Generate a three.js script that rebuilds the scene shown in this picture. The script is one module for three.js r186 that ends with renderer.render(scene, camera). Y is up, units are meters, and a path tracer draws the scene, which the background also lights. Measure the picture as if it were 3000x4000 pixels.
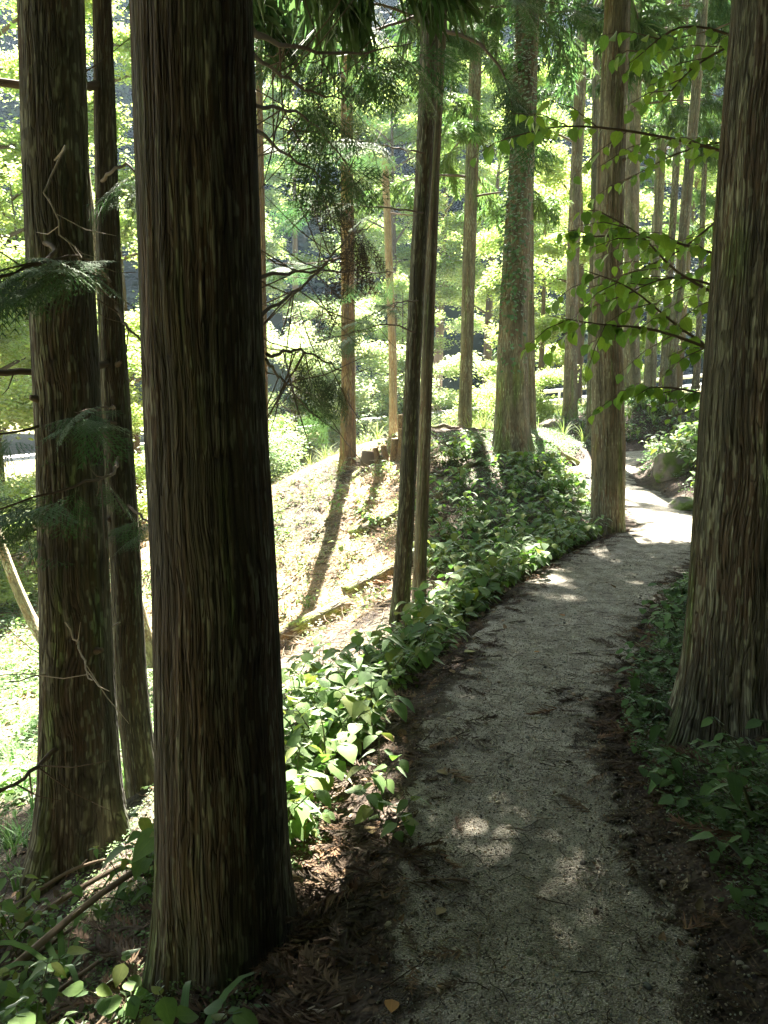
import * as THREE from 'three';

// ------------------------------------------------------------ camera, sky, sun, exposure
const scene = new THREE.Scene();
const camera = new THREE.PerspectiveCamera(69, 3 / 4, 0.05, 2000);
camera.position.set(0, 1.5, 0);
camera.rotation.set(THREE.MathUtils.degToRad(-8), 0, 0);

const SUN = new THREE.Vector3(0.07, Math.tan(THREE.MathUtils.degToRad(55)), -1).normalize();
// hazy summer sky: pale at the horizon, soft blue overhead, a broad aureole round the sun
{
  const W = 256, Hh = 128, data = new Float32Array(W * Hh * 4), dir = new THREE.Vector3();
  for (let j = 0; j < Hh; j++) for (let i = 0; i < W; i++) {
    const el = ((j + 0.5) / Hh - 0.5) * Math.PI, az = ((i + 0.5) / W - 0.5) * 2 * Math.PI;
    dir.set(Math.cos(az) * Math.cos(el), Math.sin(el), Math.sin(az) * Math.cos(el));
    const t = Math.pow(Math.max(0, dir.y), 0.55), glow = 0.22 * Math.exp(-Math.acos(Math.min(1, Math.max(-1, dir.dot(SUN)))) / 0.35), k = (j * W + i) * 4;
    const L = 0.26; data[k] = L * (0.37 - 0.16 * t + glow); data[k + 1] = L * (0.385 - 0.15 * t + glow * 0.97); data[k + 2] = L * (0.385 - 0.1 * t + glow * 0.9); data[k + 3] = 1;
  }
  const tex = new THREE.DataTexture(data, W, Hh, THREE.RGBAFormat, THREE.FloatType);
  tex.mapping = THREE.EquirectangularReflectionMapping; tex.magFilter = THREE.LinearFilter; tex.needsUpdate = true;
  scene.background = tex; scene.environment = tex;
}
const sun = new THREE.DirectionalLight(0xfff7ea, 5);
sun.name = 'sun';
sun.position.copy(SUN).multiplyScalar(80);
sun.castShadow = true;
sun.shadow.mapSize.set(4096, 4096);
Object.assign(sun.shadow.camera, { left: -40, right: 40, top: 40, bottom: -40, near: 1, far: 200 });
scene.add(sun, sun.target);

const renderer = new THREE.WebGLRenderer({ antialias: true });
renderer.setSize(768, 1024);
renderer.toneMapping = THREE.LinearToneMapping;
renderer.toneMappingExposure = 18;
renderer.shadowMap.enabled = true;

// ------------------------------------------------------------ helpers
function rng(seed) {
  let a = seed >>> 0;
  return () => { a = (a + 0x6d2b79f5) | 0; let t = Math.imul(a ^ (a >>> 15), 1 | a); t = (t + Math.imul(t ^ (t >>> 7), 61 | t)) ^ t; return ((t ^ (t >>> 14)) >>> 0) / 4294967296; };
}
const { lerp, clamp, smoothstep } = THREE.MathUtils;
const TAU = Math.PI * 2;
const V = (x, y, z) => new THREE.Vector3(x, y, z);
function hash(x, y, z) {
  let h = Math.imul(x, 374761393) ^ Math.imul(y, 668265263) ^ Math.imul(z, 2147483647 ^ 0x5bd1e995);
  h = Math.imul(h ^ (h >>> 13), 1274126177); h ^= h >>> 16;
  return (h >>> 0) / 4294967296;
}
function noise(x, y, z = 0) {
  const ix = Math.floor(x), iy = Math.floor(y), iz = Math.floor(z);
  let fx = x - ix, fy = y - iy, fz = z - iz;
  fx = fx * fx * (3 - 2 * fx); fy = fy * fy * (3 - 2 * fy); fz = fz * fz * (3 - 2 * fz);
  const l = (dz) => { const a = hash(ix, iy, iz + dz), b = hash(ix + 1, iy, iz + dz), c = hash(ix, iy + 1, iz + dz), d = hash(ix + 1, iy + 1, iz + dz); return (a + (b - a) * fx) * (1 - fy) + (c + (d - c) * fx) * fy; };
  const a = l(0); return fz === 0 ? a : a + (l(1) - a) * fz;
}
const fbm = (x, y, z = 0, o = 4) => { let s = 0, a = 0.5, t = 0; for (let i = 0; i < o; i++) { s += a * noise(x, y, z); t += a; x = x * 2.03 + 17.1; y = y * 2.03 + 5.3; z = z * 2.03 + 9.7; a *= 0.5; } return s / t; };
// noise that repeats every px, py lattice cells
function pnoise(x, y, px, py, s) {
  const ix = Math.floor(x), iy = Math.floor(y); let fx = x - ix, fy = y - iy;
  fx = fx * fx * (3 - 2 * fx); fy = fy * fy * (3 - 2 * fy);
  const m = (n, p) => ((n % p) + p) % p, x0 = m(ix, px), x1 = m(ix + 1, px), y0 = m(iy, py), y1 = m(iy + 1, py);
  return (hash(x0, y0, s) * (1 - fx) + hash(x1, y0, s) * fx) * (1 - fy) + (hash(x0, y1, s) * (1 - fx) + hash(x1, y1, s) * fx) * fy;
}

class Geo { // collects triangles for one mesh
  constructor() { this.p = []; this.u = []; this.i = []; this.c = null; }
  get n() { return this.p.length / 3; }
  v(x, y, z, u = 0, w = 0) { this.p.push(x, y, z); this.u.push(u, w); return this.n - 1; }
  tri(a, b, c) { this.i.push(a, b, c); }
  quad(a, b, c, d) { this.i.push(a, b, c, a, c, d); }
  tube(pts, rad, seg = 6, cap = true, uvS = 0.8) { // pts: Vector3[], rad: number[]
    let up = V(0, 1, 0), N = null, len = 0; const rows = [];
    for (let k = 0; k < pts.length; k++) {
      const t = pts[Math.min(k + 1, pts.length - 1)].clone().sub(pts[Math.max(k - 1, 0)]).normalize();
      if (!N) { N = Math.abs(t.y) > 0.9 ? V(1, 0, 0) : up.clone(); }
      N.sub(t.clone().multiplyScalar(N.dot(t))).normalize();
      const B = t.clone().cross(N), row = [];
      if (k) len += pts[k].distanceTo(pts[k - 1]);
      for (let s = 0; s <= seg; s++) { const a = (s / seg) * TAU, c = Math.cos(a) * rad[k], d = Math.sin(a) * rad[k], q = pts[k]; row.push(this.v(q.x + N.x * c + B.x * d, q.y + N.y * c + B.y * d, q.z + N.z * c + B.z * d, s / seg * 0.35, len / uvS)); }
      if (k) for (let s = 0; s < seg; s++) this.quad(rows[k - 1][s], rows[k - 1][s + 1], row[s + 1], row[s]);
      rows.push(row);
    }
    if (cap) for (const [row, q, f] of [[rows[0], pts[0], 1], [rows[rows.length - 1], pts[pts.length - 1], 0]]) { const m = this.v(q.x, q.y, q.z, 0.5, 0.5); for (let s = 0; s < seg; s++) f ? this.tri(m, row[s + 1], row[s]) : this.tri(m, row[s], row[s + 1]); }
    return this;
  }
  add(geo, m) { // append another Geo through a matrix
    const b = this.n, q = V();
    for (let k = 0; k < geo.p.length; k += 3) { q.set(geo.p[k], geo.p[k + 1], geo.p[k + 2]).applyMatrix4(m); this.p.push(q.x, q.y, q.z); }
    for (const u of geo.u) this.u.push(u); for (const i of geo.i) this.i.push(i + b); return this;
  }
  build() {
    const g = new THREE.BufferGeometry();
    g.setAttribute('position', new THREE.Float32BufferAttribute(this.p, 3));
    g.setAttribute('uv', new THREE.Float32BufferAttribute(this.u, 2));
    if (this.c) g.setAttribute('color', new THREE.Float32BufferAttribute(this.c, 3));
    g.setIndex(this.i); g.computeVertexNormals(); return g;
  }
}
const taken = {};
function numbered(name) { const k = taken[name] = (taken[name] ?? -1) + 1; return k ? `${name}_${String(k).padStart(3, '0')}` : name; }
function mesh(name, geo, mat, parent) { const m = new THREE.Mesh(geo instanceof Geo ? geo.build() : geo, mat); m.name = name; m.castShadow = m.receiveShadow = true; parent?.add(m); return m; }
function tag(o, label, category, group) { o.userData.label = label; o.userData.category = category; if (group) o.userData.group = group; return o; }
function thing(name, label, category, x, y, z, group) { const o = new THREE.Group(); o.name = numbered(name); o.position.set(x, y, z); scene.add(o); return tag(o, label, category, group); }
function structure(name, geo, mat) { const m = mesh(name, geo, mat, scene); m.userData.kind = 'structure'; return m; }
function instanced(name, geo, mat, mats, cols, parent, isStuff = true) {
  const m = new THREE.InstancedMesh(geo instanceof Geo ? geo.build() : geo, mat, mats.length);
  m.name = name; m.castShadow = m.receiveShadow = true;
  mats.forEach((q, k) => m.setMatrixAt(k, q)); if (cols) cols.forEach((c, k) => m.setColorAt(k, c));
  if (isStuff) m.userData.kind = 'stuff'; parent?.add(m); return m;
}
const _e = new THREE.Euler(), _q = new THREE.Quaternion();
const pose = (x, y, z, rx, ry, rz, s, sy, sz) => new THREE.Matrix4().compose(V(x, y, z), _q.setFromEuler(_e.set(rx, ry, rz, 'YXZ')).clone(), V(s, sy ?? s, sz ?? s));
const rgb = (r, g, b) => new THREE.Color().setRGB(r, g, b);
function dataTex(w, h, fn, srgb, rep = true) {
  const d = new Uint8Array(w * h * 4), o = [0, 0, 0];
  for (let y = 0, k = 0; y < h; y++) for (let x = 0; x < w; x++, k += 4) { fn(x / w, y / h, o); for (let c = 0; c < 3; c++) { const l = clamp(o[c], 0, 1); d[k + c] = 255 * (srgb ? (l < 0.0031308 ? l * 12.92 : 1.055 * Math.pow(l, 1 / 2.4) - 0.055) : l); } d[k + 3] = 255; }
  const t = new THREE.DataTexture(d, w, h); t.magFilter = THREE.LinearFilter; t.minFilter = THREE.LinearMipmapLinearFilter; t.generateMipmaps = true;
  if (rep) t.wrapS = t.wrapT = THREE.RepeatWrapping; if (srgb) t.colorSpace = THREE.SRGBColorSpace; t.needsUpdate = true; return t;
}

// ------------------------------------------------------------ materials
// fibrous bark: long vertical strips, dark cracks, pale lichen flecks. One tile is 0.8 m round, 1.6 m high.
function barkMaps(seed, wood, red, lichen, crack) {
  const W = 768, H = 1024, hgt = new Float32Array(W * H);
  const field = (u, v) => {
    const wob = (pnoise(u * 6, v * 6, 6, 6, seed) - 0.5) * 0.035 + (pnoise(u * 20, v * 14, 20, 14, seed + 1) - 0.5) * 0.012;
    const a = pnoise((u + wob) * 46, v * 6, 46, 6, seed + 2), b = pnoise((u + wob) * 104, v * 14, 104, 14, seed + 3), c = pnoise((u + wob) * 220, v * 50, 220, 50, seed + 4);
    const ridge = 1 - Math.abs(2 * a - 1), ridge2 = 1 - Math.abs(2 * b - 1);
    return clamp(1 - 0.55 * Math.pow(ridge, 6) - 0.4 * Math.pow(ridge2, 5) - 0.25 * c, 0, 1);
  };
  for (let y = 0, k = 0; y < H; y++) for (let x = 0; x < W; x++, k++) hgt[k] = field(x / W, y / H);
  const at = (u, v) => hgt[Math.min(H - 1, (v * H) | 0) * W + Math.min(W - 1, (u * W) | 0)];
  const map = dataTex(W, H, (u, v, o) => {
    const h = at(u, v), r = smoothstep(pnoise(u * 8, v * 5, 8, 5, seed + 7) * 0.6 + pnoise(u * 40, v * 10, 40, 10, seed + 8) * 0.4, 0.42, 0.7);
    const l = smoothstep(pnoise(u * 5, v * 6, 5, 6, seed + 10) * 0.45 + pnoise(u * 70, v * 40, 70, 40, seed + 11) * 0.55, 0.56, 0.7) * smoothstep(h, 0.45, 0.75);
    const g = 0.72 + 0.5 * pnoise(u * 150, v * 30, 150, 30, seed + 12);
    for (let c = 0; c < 3; c++) o[c] = lerp(lerp(lerp(wood[c], red[c], r), lichen[c], l * 0.8), crack[c], clamp(1 - h * 1.25, 0, 1)) * g;
  }, true);
  const bump = dataTex(W, H, (u, v, o) => { o[0] = o[1] = o[2] = at(u, v); });
  return { map, bump };
}
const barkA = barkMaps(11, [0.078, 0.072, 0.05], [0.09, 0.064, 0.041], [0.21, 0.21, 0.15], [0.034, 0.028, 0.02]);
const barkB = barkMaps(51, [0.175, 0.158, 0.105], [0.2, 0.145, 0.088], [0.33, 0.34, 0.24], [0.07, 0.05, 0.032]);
const barkMat = (maps, tint = [1, 1, 1], bs = 0.02) => new THREE.MeshStandardMaterial({ map: maps.map, bumpMap: maps.bump, bumpScale: bs, roughness: 0.92, color: rgb(...tint), vertexColors: true });
const M = {};
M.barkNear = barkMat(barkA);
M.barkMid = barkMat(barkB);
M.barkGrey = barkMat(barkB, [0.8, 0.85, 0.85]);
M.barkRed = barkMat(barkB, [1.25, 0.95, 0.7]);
M.twig = new THREE.MeshStandardMaterial({ color: rgb(0.1, 0.075, 0.05), roughness: 0.9 });
M.paleTwig = new THREE.MeshStandardMaterial({ color: rgb(0.3, 0.26, 0.2), roughness: 0.85 });
M.deadTwig = new THREE.MeshStandardMaterial({ color: rgb(0.2, 0.15, 0.1), roughness: 0.9 });
M.paleBark = new THREE.MeshStandardMaterial({ map: barkB.map, bumpMap: barkB.bump, bumpScale: 0.004, color: rgb(1.7, 1.7, 1.6), roughness: 0.8 });
M.stem = new THREE.MeshStandardMaterial({ color: rgb(0.09, 0.1, 0.04), roughness: 0.8 });
M.cutWood = new THREE.MeshStandardMaterial({ color: rgb(0.5, 0.36, 0.22), roughness: 0.85 });

const leafTex = dataTex(256, 256, (u, v, o) => {
  // u along the leaf, v across (0.5 = midrib)
  const a = Math.abs(v - 0.5), s = (u - a * 0.9) * 9, vein = Math.pow(1 - Math.abs(2 * (s - Math.floor(s)) - 1), 12) * (a > 0.01 ? 1 : 0), mid = a < 0.018 ? 1 : 0;
  const n = 0.8 + 0.35 * fbm(u * 9, v * 9, 3.3), k = Math.max(vein * 0.45, mid * 0.8);
  o[0] = lerp(0.72, 0.95, k) * n; o[1] = lerp(0.78, 0.95, k) * n; o[2] = lerp(0.7, 0.95, k) * n;
}, true);
const leafMat = (c, tr = 0.45, opt = {}) => new THREE.MeshPhysicalMaterial({ color: rgb(...c), transmission: tr, thickness: 0, roughness: 1, side: THREE.DoubleSide, clearcoat: 0.15, clearcoatRoughness: 0.45, ...opt });
M.leaf = [[0.13, 0.27, 0.035], [0.16, 0.3, 0.035], [0.1, 0.22, 0.04], [0.23, 0.34, 0.05], [0.16, 0.29, 0.045], [0.27, 0.33, 0.05]].map((c) => leafMat(c, 0.55, { map: leafTex }));
M.vineLeaf = [[0.11, 0.23, 0.05], [0.14, 0.27, 0.055], [0.09, 0.19, 0.045]].map((c) => leafMat(c, 0.4, { map: leafTex }));
M.lime = [[0.26, 0.44, 0.06], [0.33, 0.5, 0.06], [0.2, 0.36, 0.06]].map((c) => leafMat(c, 0.65, { map: leafTex }));
M.broad = leafMat([1, 1, 1], 0.62, { clearcoat: 0.25 });
M.needle = leafMat([1, 1, 1], 0.4, { clearcoat: 0.1 });
M.far = new THREE.MeshStandardMaterial({ color: 0xffffff, roughness: 0.9, side: THREE.DoubleSide });
M.grass = leafMat([1, 1, 1], 0.4);
M.litter = new THREE.MeshStandardMaterial({ color: 0xffffff, roughness: 0.9, side: THREE.DoubleSide });

const soilTex = dataTex(1024, 1024, (u, v, o) => {
  const a = pnoise(u * 12, v * 12, 12, 12, 301), b = pnoise(u * 60, v * 60, 60, 60, 302), c = pnoise(u * 240, v * 240, 240, 240, 303), s = pnoise(u * 300, v * 40, 300, 40, 304), s2 = pnoise(u * 40, v * 300, 40, 300, 305);
  const chip = Math.max(smoothstep(s, 0.8, 0.95), smoothstep(s2, 0.82, 0.96)) * (0.4 + 0.6 * b), k = 0.5 + 0.5 * a + 0.5 * (b - 0.5) + 0.5 * (c - 0.5);
  o[0] = 0.07 * k + 0.13 * chip; o[1] = 0.05 * k + 0.09 * chip; o[2] = 0.035 * k + 0.055 * chip;
}, true);
const soilBump = dataTex(512, 512, (u, v, o) => { o[0] = o[1] = o[2] = 0.5 * pnoise(u * 40, v * 40, 40, 40, 311) + 0.3 * pnoise(u * 120, v * 120, 120, 120, 312) + 0.2 * pnoise(u * 250, v * 250, 250, 250, 313); });
M.soil = new THREE.MeshStandardMaterial({ map: soilTex, bumpMap: soilBump, bumpScale: 0.03, roughness: 0.95, vertexColors: true });

// gravel: rounded pale grains 4 to 9 mm, one tile is 1.2 m
const GC = 150, gpt = new Float32Array(GC * GC * 3);
{ const r = rng(77); for (let k = 0; k < gpt.length; k += 3) { gpt[k] = r(); gpt[k + 1] = r(); gpt[k + 2] = r(); } }
function grain(u, v) { // nearest grain: [distance, tone]
  const x = u * GC, y = v * GC, ix = Math.floor(x), iy = Math.floor(y); let best = 9, tone = 0;
  for (let j = -1; j < 2; j++) for (let i = -1; i < 2; i++) { const cx = ((ix + i) % GC + GC) % GC, cy = ((iy + j) % GC + GC) % GC, k = (cy * GC + cx) * 3, d = Math.hypot(ix + i + gpt[k] - x, iy + j + gpt[k + 1] - y) * (0.75 + 0.6 * gpt[k + 2]); if (d < best) { best = d; tone = gpt[k + 2] * 0.5 + gpt[k] * 0.5; } }
  return [best, tone];
}
const gravelTex = dataTex(1024, 1024, (u, v, o) => {
  const [d, t] = grain(u, v), f = smoothstep(d, 0.35, 0.8), a = pnoise(u * 9, v * 9, 9, 9, 401) * 0.6 + pnoise(u * 31, v * 31, 31, 31, 402) * 0.4, k = (0.55 + 0.75 * t) * (0.75 + 0.5 * a), w = smoothstep(a, 0.3, 0.62);
  const dark = t > 0.8 ? 0.35 : 1;
  o[0] = lerp(0.47 * k * dark, 0.24, f) * lerp(0.78, 1, w); o[1] = lerp(0.45 * k * dark, 0.225, f) * lerp(0.77, 1, w); o[2] = lerp(0.385 * k * dark, 0.18, f) * lerp(0.75, 1, w);
}, true);
const gravelBump = dataTex(1024, 1024, (u, v, o) => { const [d] = grain(u, v); o[0] = o[1] = o[2] = 1 - smoothstep(d, 0.1, 0.85); });
M.gravel = new THREE.MeshStandardMaterial({ map: gravelTex, bumpMap: gravelBump, bumpScale: 0.006, roughness: 0.9, vertexColors: true });
M.pebble = new THREE.MeshStandardMaterial({ color: 0xffffff, roughness: 0.85 });
M.rock = new THREE.MeshStandardMaterial({ color: 0xffffff, roughness: 0.92, vertexColors: true, bumpMap: soilBump, bumpScale: 0.02 });

// ------------------------------------------------------------ terrain
// centre line of the path: x, distance d (= -z), half width, height
const PATH = [[0.45, -6, 0.5, 0], [0.45, -2, 0.48, 0], [0.45, 0, 0.47, 0], [0.47, 1.64, 0.47, 0], [0.5, 2.2, 0.46, 0], [0.56, 2.8, 0.43, 0], [0.64, 3.4, 0.42, 0], [0.8, 3.9, 0.44, 0], [1.05, 4.5, 0.5, 0], [1.5, 5.6, 0.6, 0], [2.3, 7.0, 0.66, 0], [3.4, 8.7, 0.6, 0.02], [3.9, 10.4, 0.52, 0.06], [3.85, 12.8, 0.58, 0.18], [4.35, 14.8, 0.68, 0.3], [5.4, 16.3, 0.6, 0.42], [6.4, 17.3, 0.55, 0.5], [7.8, 17.8, 0.5, 0.6], [10.5, 18, 0.5, 0.7]];
const pathCurve = new THREE.CatmullRomCurve3(PATH.map((p) => V(p[0], p[3], p[1])), false, 'centripetal');
const PN = 420, pathPts = [];
{ // sample with half widths
  for (let k = 0; k <= PN; k++) { const t = k / PN, q = pathCurve.getPoint(t), s = t * (PATH.length - 1), i = Math.min(PATH.length - 2, Math.floor(s)), f = s - i; pathPts.push([q.x, q.z, lerp(PATH[i][2], PATH[i + 1][2], f), q.y]); }
}
function nearPath(x, d) { let b = 1e9, bi = 0; for (let k = 0; k <= PN; k += 3) { const p = pathPts[k], q = (p[0] - x) ** 2 + (p[1] - d) ** 2; if (q < b) { b = q; bi = k; } } for (let k = Math.max(0, bi - 3); k <= Math.min(PN, bi + 3); k++) { const p = pathPts[k], q = (p[0] - x) ** 2 + (p[1] - d) ** 2; if (q < b) { b = q; bi = k; } } return [Math.sqrt(b), pathPts[bi]]; }
const CTRL = [
  ...PATH.map((p) => [p[0], p[1], p[3]]),
  [-0.5, 2.15, -0.24], [-0.2, 1.2, -0.12], [-1.2, 2.2, -0.5], [-1.5, 3.4, -0.7], [-1.36, 3.9, -0.66], [-2.6, 5, -1.2], [-0.4, 3.4, -0.22], [-0.3, 5, -0.4], [-5, 10, -1.8], [-8, 16, -1.8], [-4, 2, -1.5], [-7, 5, -2], [-12, 4, -2.4], [-2, -2, -0.8],
  [0.14, 6.9, -0.45], [0.35, 7.15, -0.34], [-1.07, 8.8, -1.25], [-2.5, 8.5, -1.55], [0.44, 10, -0.35], [1.2, 8.6, -0.38], [-0.68, 14, 0.33], [-1, 11.5, -0.55], [-2.15, 15, -0.05], [-4, 16, -0.9], [0.2, 16, 0.9], [0.1, 13.4, 0.45], [1.93, 18, 0.82], [2.33, 13.5, 0.67], [1.6, 11.4, 0.15], [2.7, 8.9, -0.02],
  [2.6, 11, 0.1], [3.36, 17, 0.95], [3.3, 15, 0.7], [4.95, 20, 1.2], [4.97, 18.3, 0.85], [6.93, 21, 1.6], [8.47, 24, 1.83], [9.6, 26, 1.95], [7.28, 19.2, 1.42], [11.6, 28, 2.3],
  [0, 21, 0.1], [2, 25, -0.4], [-5, 25, -2.0], [-10, 30, -2], [5, 27, 0.6], [14, 24, 2.6],
  [1.67, 3.1, 0.1], [2.3, 2.5, 0.75], [1.4, 2.4, 0.2], [1.7, 2.2, 0.42], [1.55, 1.5, 0.3], [2.5, 4.6, 0.45], [3.6, 6.2, 0.55], [4.6, 8.4, 0.45], [3.5, 3, 1.2], [6, 6, 1.8], [5.2, 10.6, 0.5], [4.95, 12.6, 0.45], [5.4, 14.2, 0.7], [6.3, 12.6, 1.4], [7.4, 13.8, 1.9], [6.6, 9.5, 1.6], [1.6, 0, 0.2], [3.5, 0, 1.2], [9, 10, 2.6], [10, 16, 2.0], [2, -4, 0.4], [5, -4, 1.8],
];
const tps = (() => { // thin plate spline through the control points
  const n = CTRL.length, N = n + 3, A = [], phi = (r2) => (r2 > 0 ? 0.5 * r2 * Math.log(r2) : 0);
  for (let i = 0; i < n; i++) { const row = new Float64Array(N + 1); for (let j = 0; j < n; j++) row[j] = phi((CTRL[i][0] - CTRL[j][0]) ** 2 + (CTRL[i][1] - CTRL[j][1]) ** 2) + (i === j ? 0.02 : 0); row[n] = 1; row[n + 1] = CTRL[i][0]; row[n + 2] = CTRL[i][1]; row[N] = CTRL[i][2]; A.push(row); }
  for (let k = 0; k < 3; k++) { const row = new Float64Array(N + 1); for (let j = 0; j < n; j++) row[j] = k === 0 ? 1 : CTRL[j][k - 1]; A.push(row); }
  for (let c = 0; c < N; c++) { let p = c; for (let r = c + 1; r < N; r++) if (Math.abs(A[r][c]) > Math.abs(A[p][c])) p = r; [A[c], A[p]] = [A[p], A[c]]; for (let r = 0; r < N; r++) if (r !== c) { const f = A[r][c] / A[c][c]; if (f) for (let k = c; k <= N; k++) A[r][k] -= f * A[c][k]; } }
  const w = A.map((r, i) => r[N] / r[i]);
  return (x, d) => { let s = w[n] + w[n + 1] * x + w[n + 2] * d; for (let j = 0; j < n; j++) s += w[j] * phi((x - CTRL[j][0]) ** 2 + (d - CTRL[j][1]) ** 2); return s; };
})();
const valley = (x, d) => clamp(0.6 + 0.1 * x, -2.6, 3.2) + 0.25 * (fbm(x * 0.08, d * 0.08, 4) - 0.5) * 2;
function H(x, d) { // ground height
  const far = smoothstep(Math.hypot(x - 1, (d - 12) * 0.95), 13, 24), near = far < 1 ? tps(x, d) : 0, [pd, pp] = far < 1 ? nearPath(x, d) : [99, null];
  let h = far < 1 ? lerp(clamp(near, -3.2, 3.4), valley(x, d), far) : valley(x, d);
  if (pp) { const k = 1 - smoothstep(pd, pp[2] * 0.9, pp[2] * 0.9 + 0.35); h = lerp(h, pp[3], k); const off = smoothstep(pd, pp[2] * 0.8, pp[2] + 0.5); h += off * ((fbm(x * 1.6, d * 1.6, 2, 3) - 0.5) * 0.2 + (noise(x * 9, d * 9, 5) - 0.5) * 0.05 + (noise(x * 26, d * 26, 6) - 0.5) * 0.022); h += (1 - off) * (noise(x * 3, d * 3, 8) - 0.5) * 0.014; }
  return h;
}
{
  const axis = (a, b, s, lo, hi, g) => { const o = []; for (let q = a; q <= b + 1e-6; q += s) o.push(q); let st = s, q = o[o.length - 1]; while (q < hi) { st *= g; q += st; o.push(q); } st = s; q = a; while (q > lo) { st *= g; q -= st; o.unshift(q); } return o; };
  const xs = axis(-3.2, 4.8, 0.055, -400, 400, 1.07), ds = axis(0.8, 9, 0.055, -120, 700, 1.055), g = new Geo(), X = xs.length; g.c = [];
  for (const d of ds) for (const x of xs) {
    g.v(x, H(x, d), -d, x / 1.7, d / 1.7);
    // what lies on the soil: brown litter, moss, dry slope straw and valley grass, their colour brightened to look sunlit
    const m = smoothstep(fbm(x * 0.9, d * 0.9, 7, 4), 0.5, 0.66), sunlitStraw = smoothstep(fbm(x * 0.7 + 3, d * 0.7, 1, 3), 0.3, 0.6) * (1 - smoothstep(x, 0.2, 1.2)) * smoothstep(d, 6, 8), val = smoothstep(Math.hypot(x - 1, d - 12), 14, 20);
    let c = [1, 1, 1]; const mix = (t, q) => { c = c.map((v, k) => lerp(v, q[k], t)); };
    mix(m * 0.5, [0.85, 1.4, 0.6]); mix(sunlitStraw, [4, 3.6, 2.9]); mix(val, [2.6, 3.4, 1.9]);
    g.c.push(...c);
  }
  for (let j = 0; j < ds.length - 1; j++) for (let i = 0; i < X - 1; i++) { const a = j * X + i; g.quad(a, a + 1, a + X + 1, a + X); }
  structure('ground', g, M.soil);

  // gravel path, 8 mm above the soil, with ragged edges
  const p = new Geo(), NC = 54, rows = []; let len = 0; p.c = [];
  const S = 2600; let prev = null;
  for (let k = 0; k <= S; k++) {
    const f = (k / S) * PN, i = Math.min(PN - 1, Math.floor(f)), t = f - i, a = pathPts[i], b = pathPts[i + 1], x = lerp(a[0], b[0], t), d = lerp(a[1], b[1], t), w = lerp(a[2], b[2], t), tx = b[0] - a[0], td = b[1] - a[1], L = Math.hypot(tx, td) || 1, nx = td / L, nd = -tx / L;
    if (prev) len += Math.hypot(x - prev[0], d - prev[1]); prev = [x, d];
    const row = [], e = [0, 1].map((s) => w + 0.2 * (fbm(len * 1.7, s * 9 + 1, 2, 5) - 0.52) * 2 + 0.05 * (noise(len * 34, s * 7) - 0.5) + 0.03 * (noise(len * 90, s * 7) - 0.5));
    for (let c = 0; c <= NC; c++) { const q = c / NC * 2 - 1, o = q < 0 ? q * e[0] : q * e[1], px = x + nx * o, pd = d + nd * o, edge = Math.abs(q) > 0.999 ? -0.02 : 0.01; row.push(p.v(px, H(px, pd) + edge, -pd, px / 0.85, pd / 0.85)); const dirt = smoothstep(fbm(px * 11, pd * 11, 3, 4) + 0.9 * (Math.abs(q) - 0.78) + 0.35 * (fbm(px * 1.7, pd * 1.7, 6, 2) - 0.5), 0.52, 0.68), grit = 0.8 + 0.4 * noise(px * 70, pd * 70, 2); p.c.push(lerp(1.05, 0.25, dirt) * grit, lerp(1.02, 0.21, dirt) * grit, lerp(0.98, 0.17, dirt) * grit); }
    if (k) for (let c = 0; c < NC; c++) p.quad(rows[k - 1][c], rows[k - 1][c + 1], row[c + 1], row[c]);
    rows.push(row);
  }
  structure('path', p, M.gravel);
}
const onGround = (x, d) => V(x, H(x, d), -d);

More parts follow.
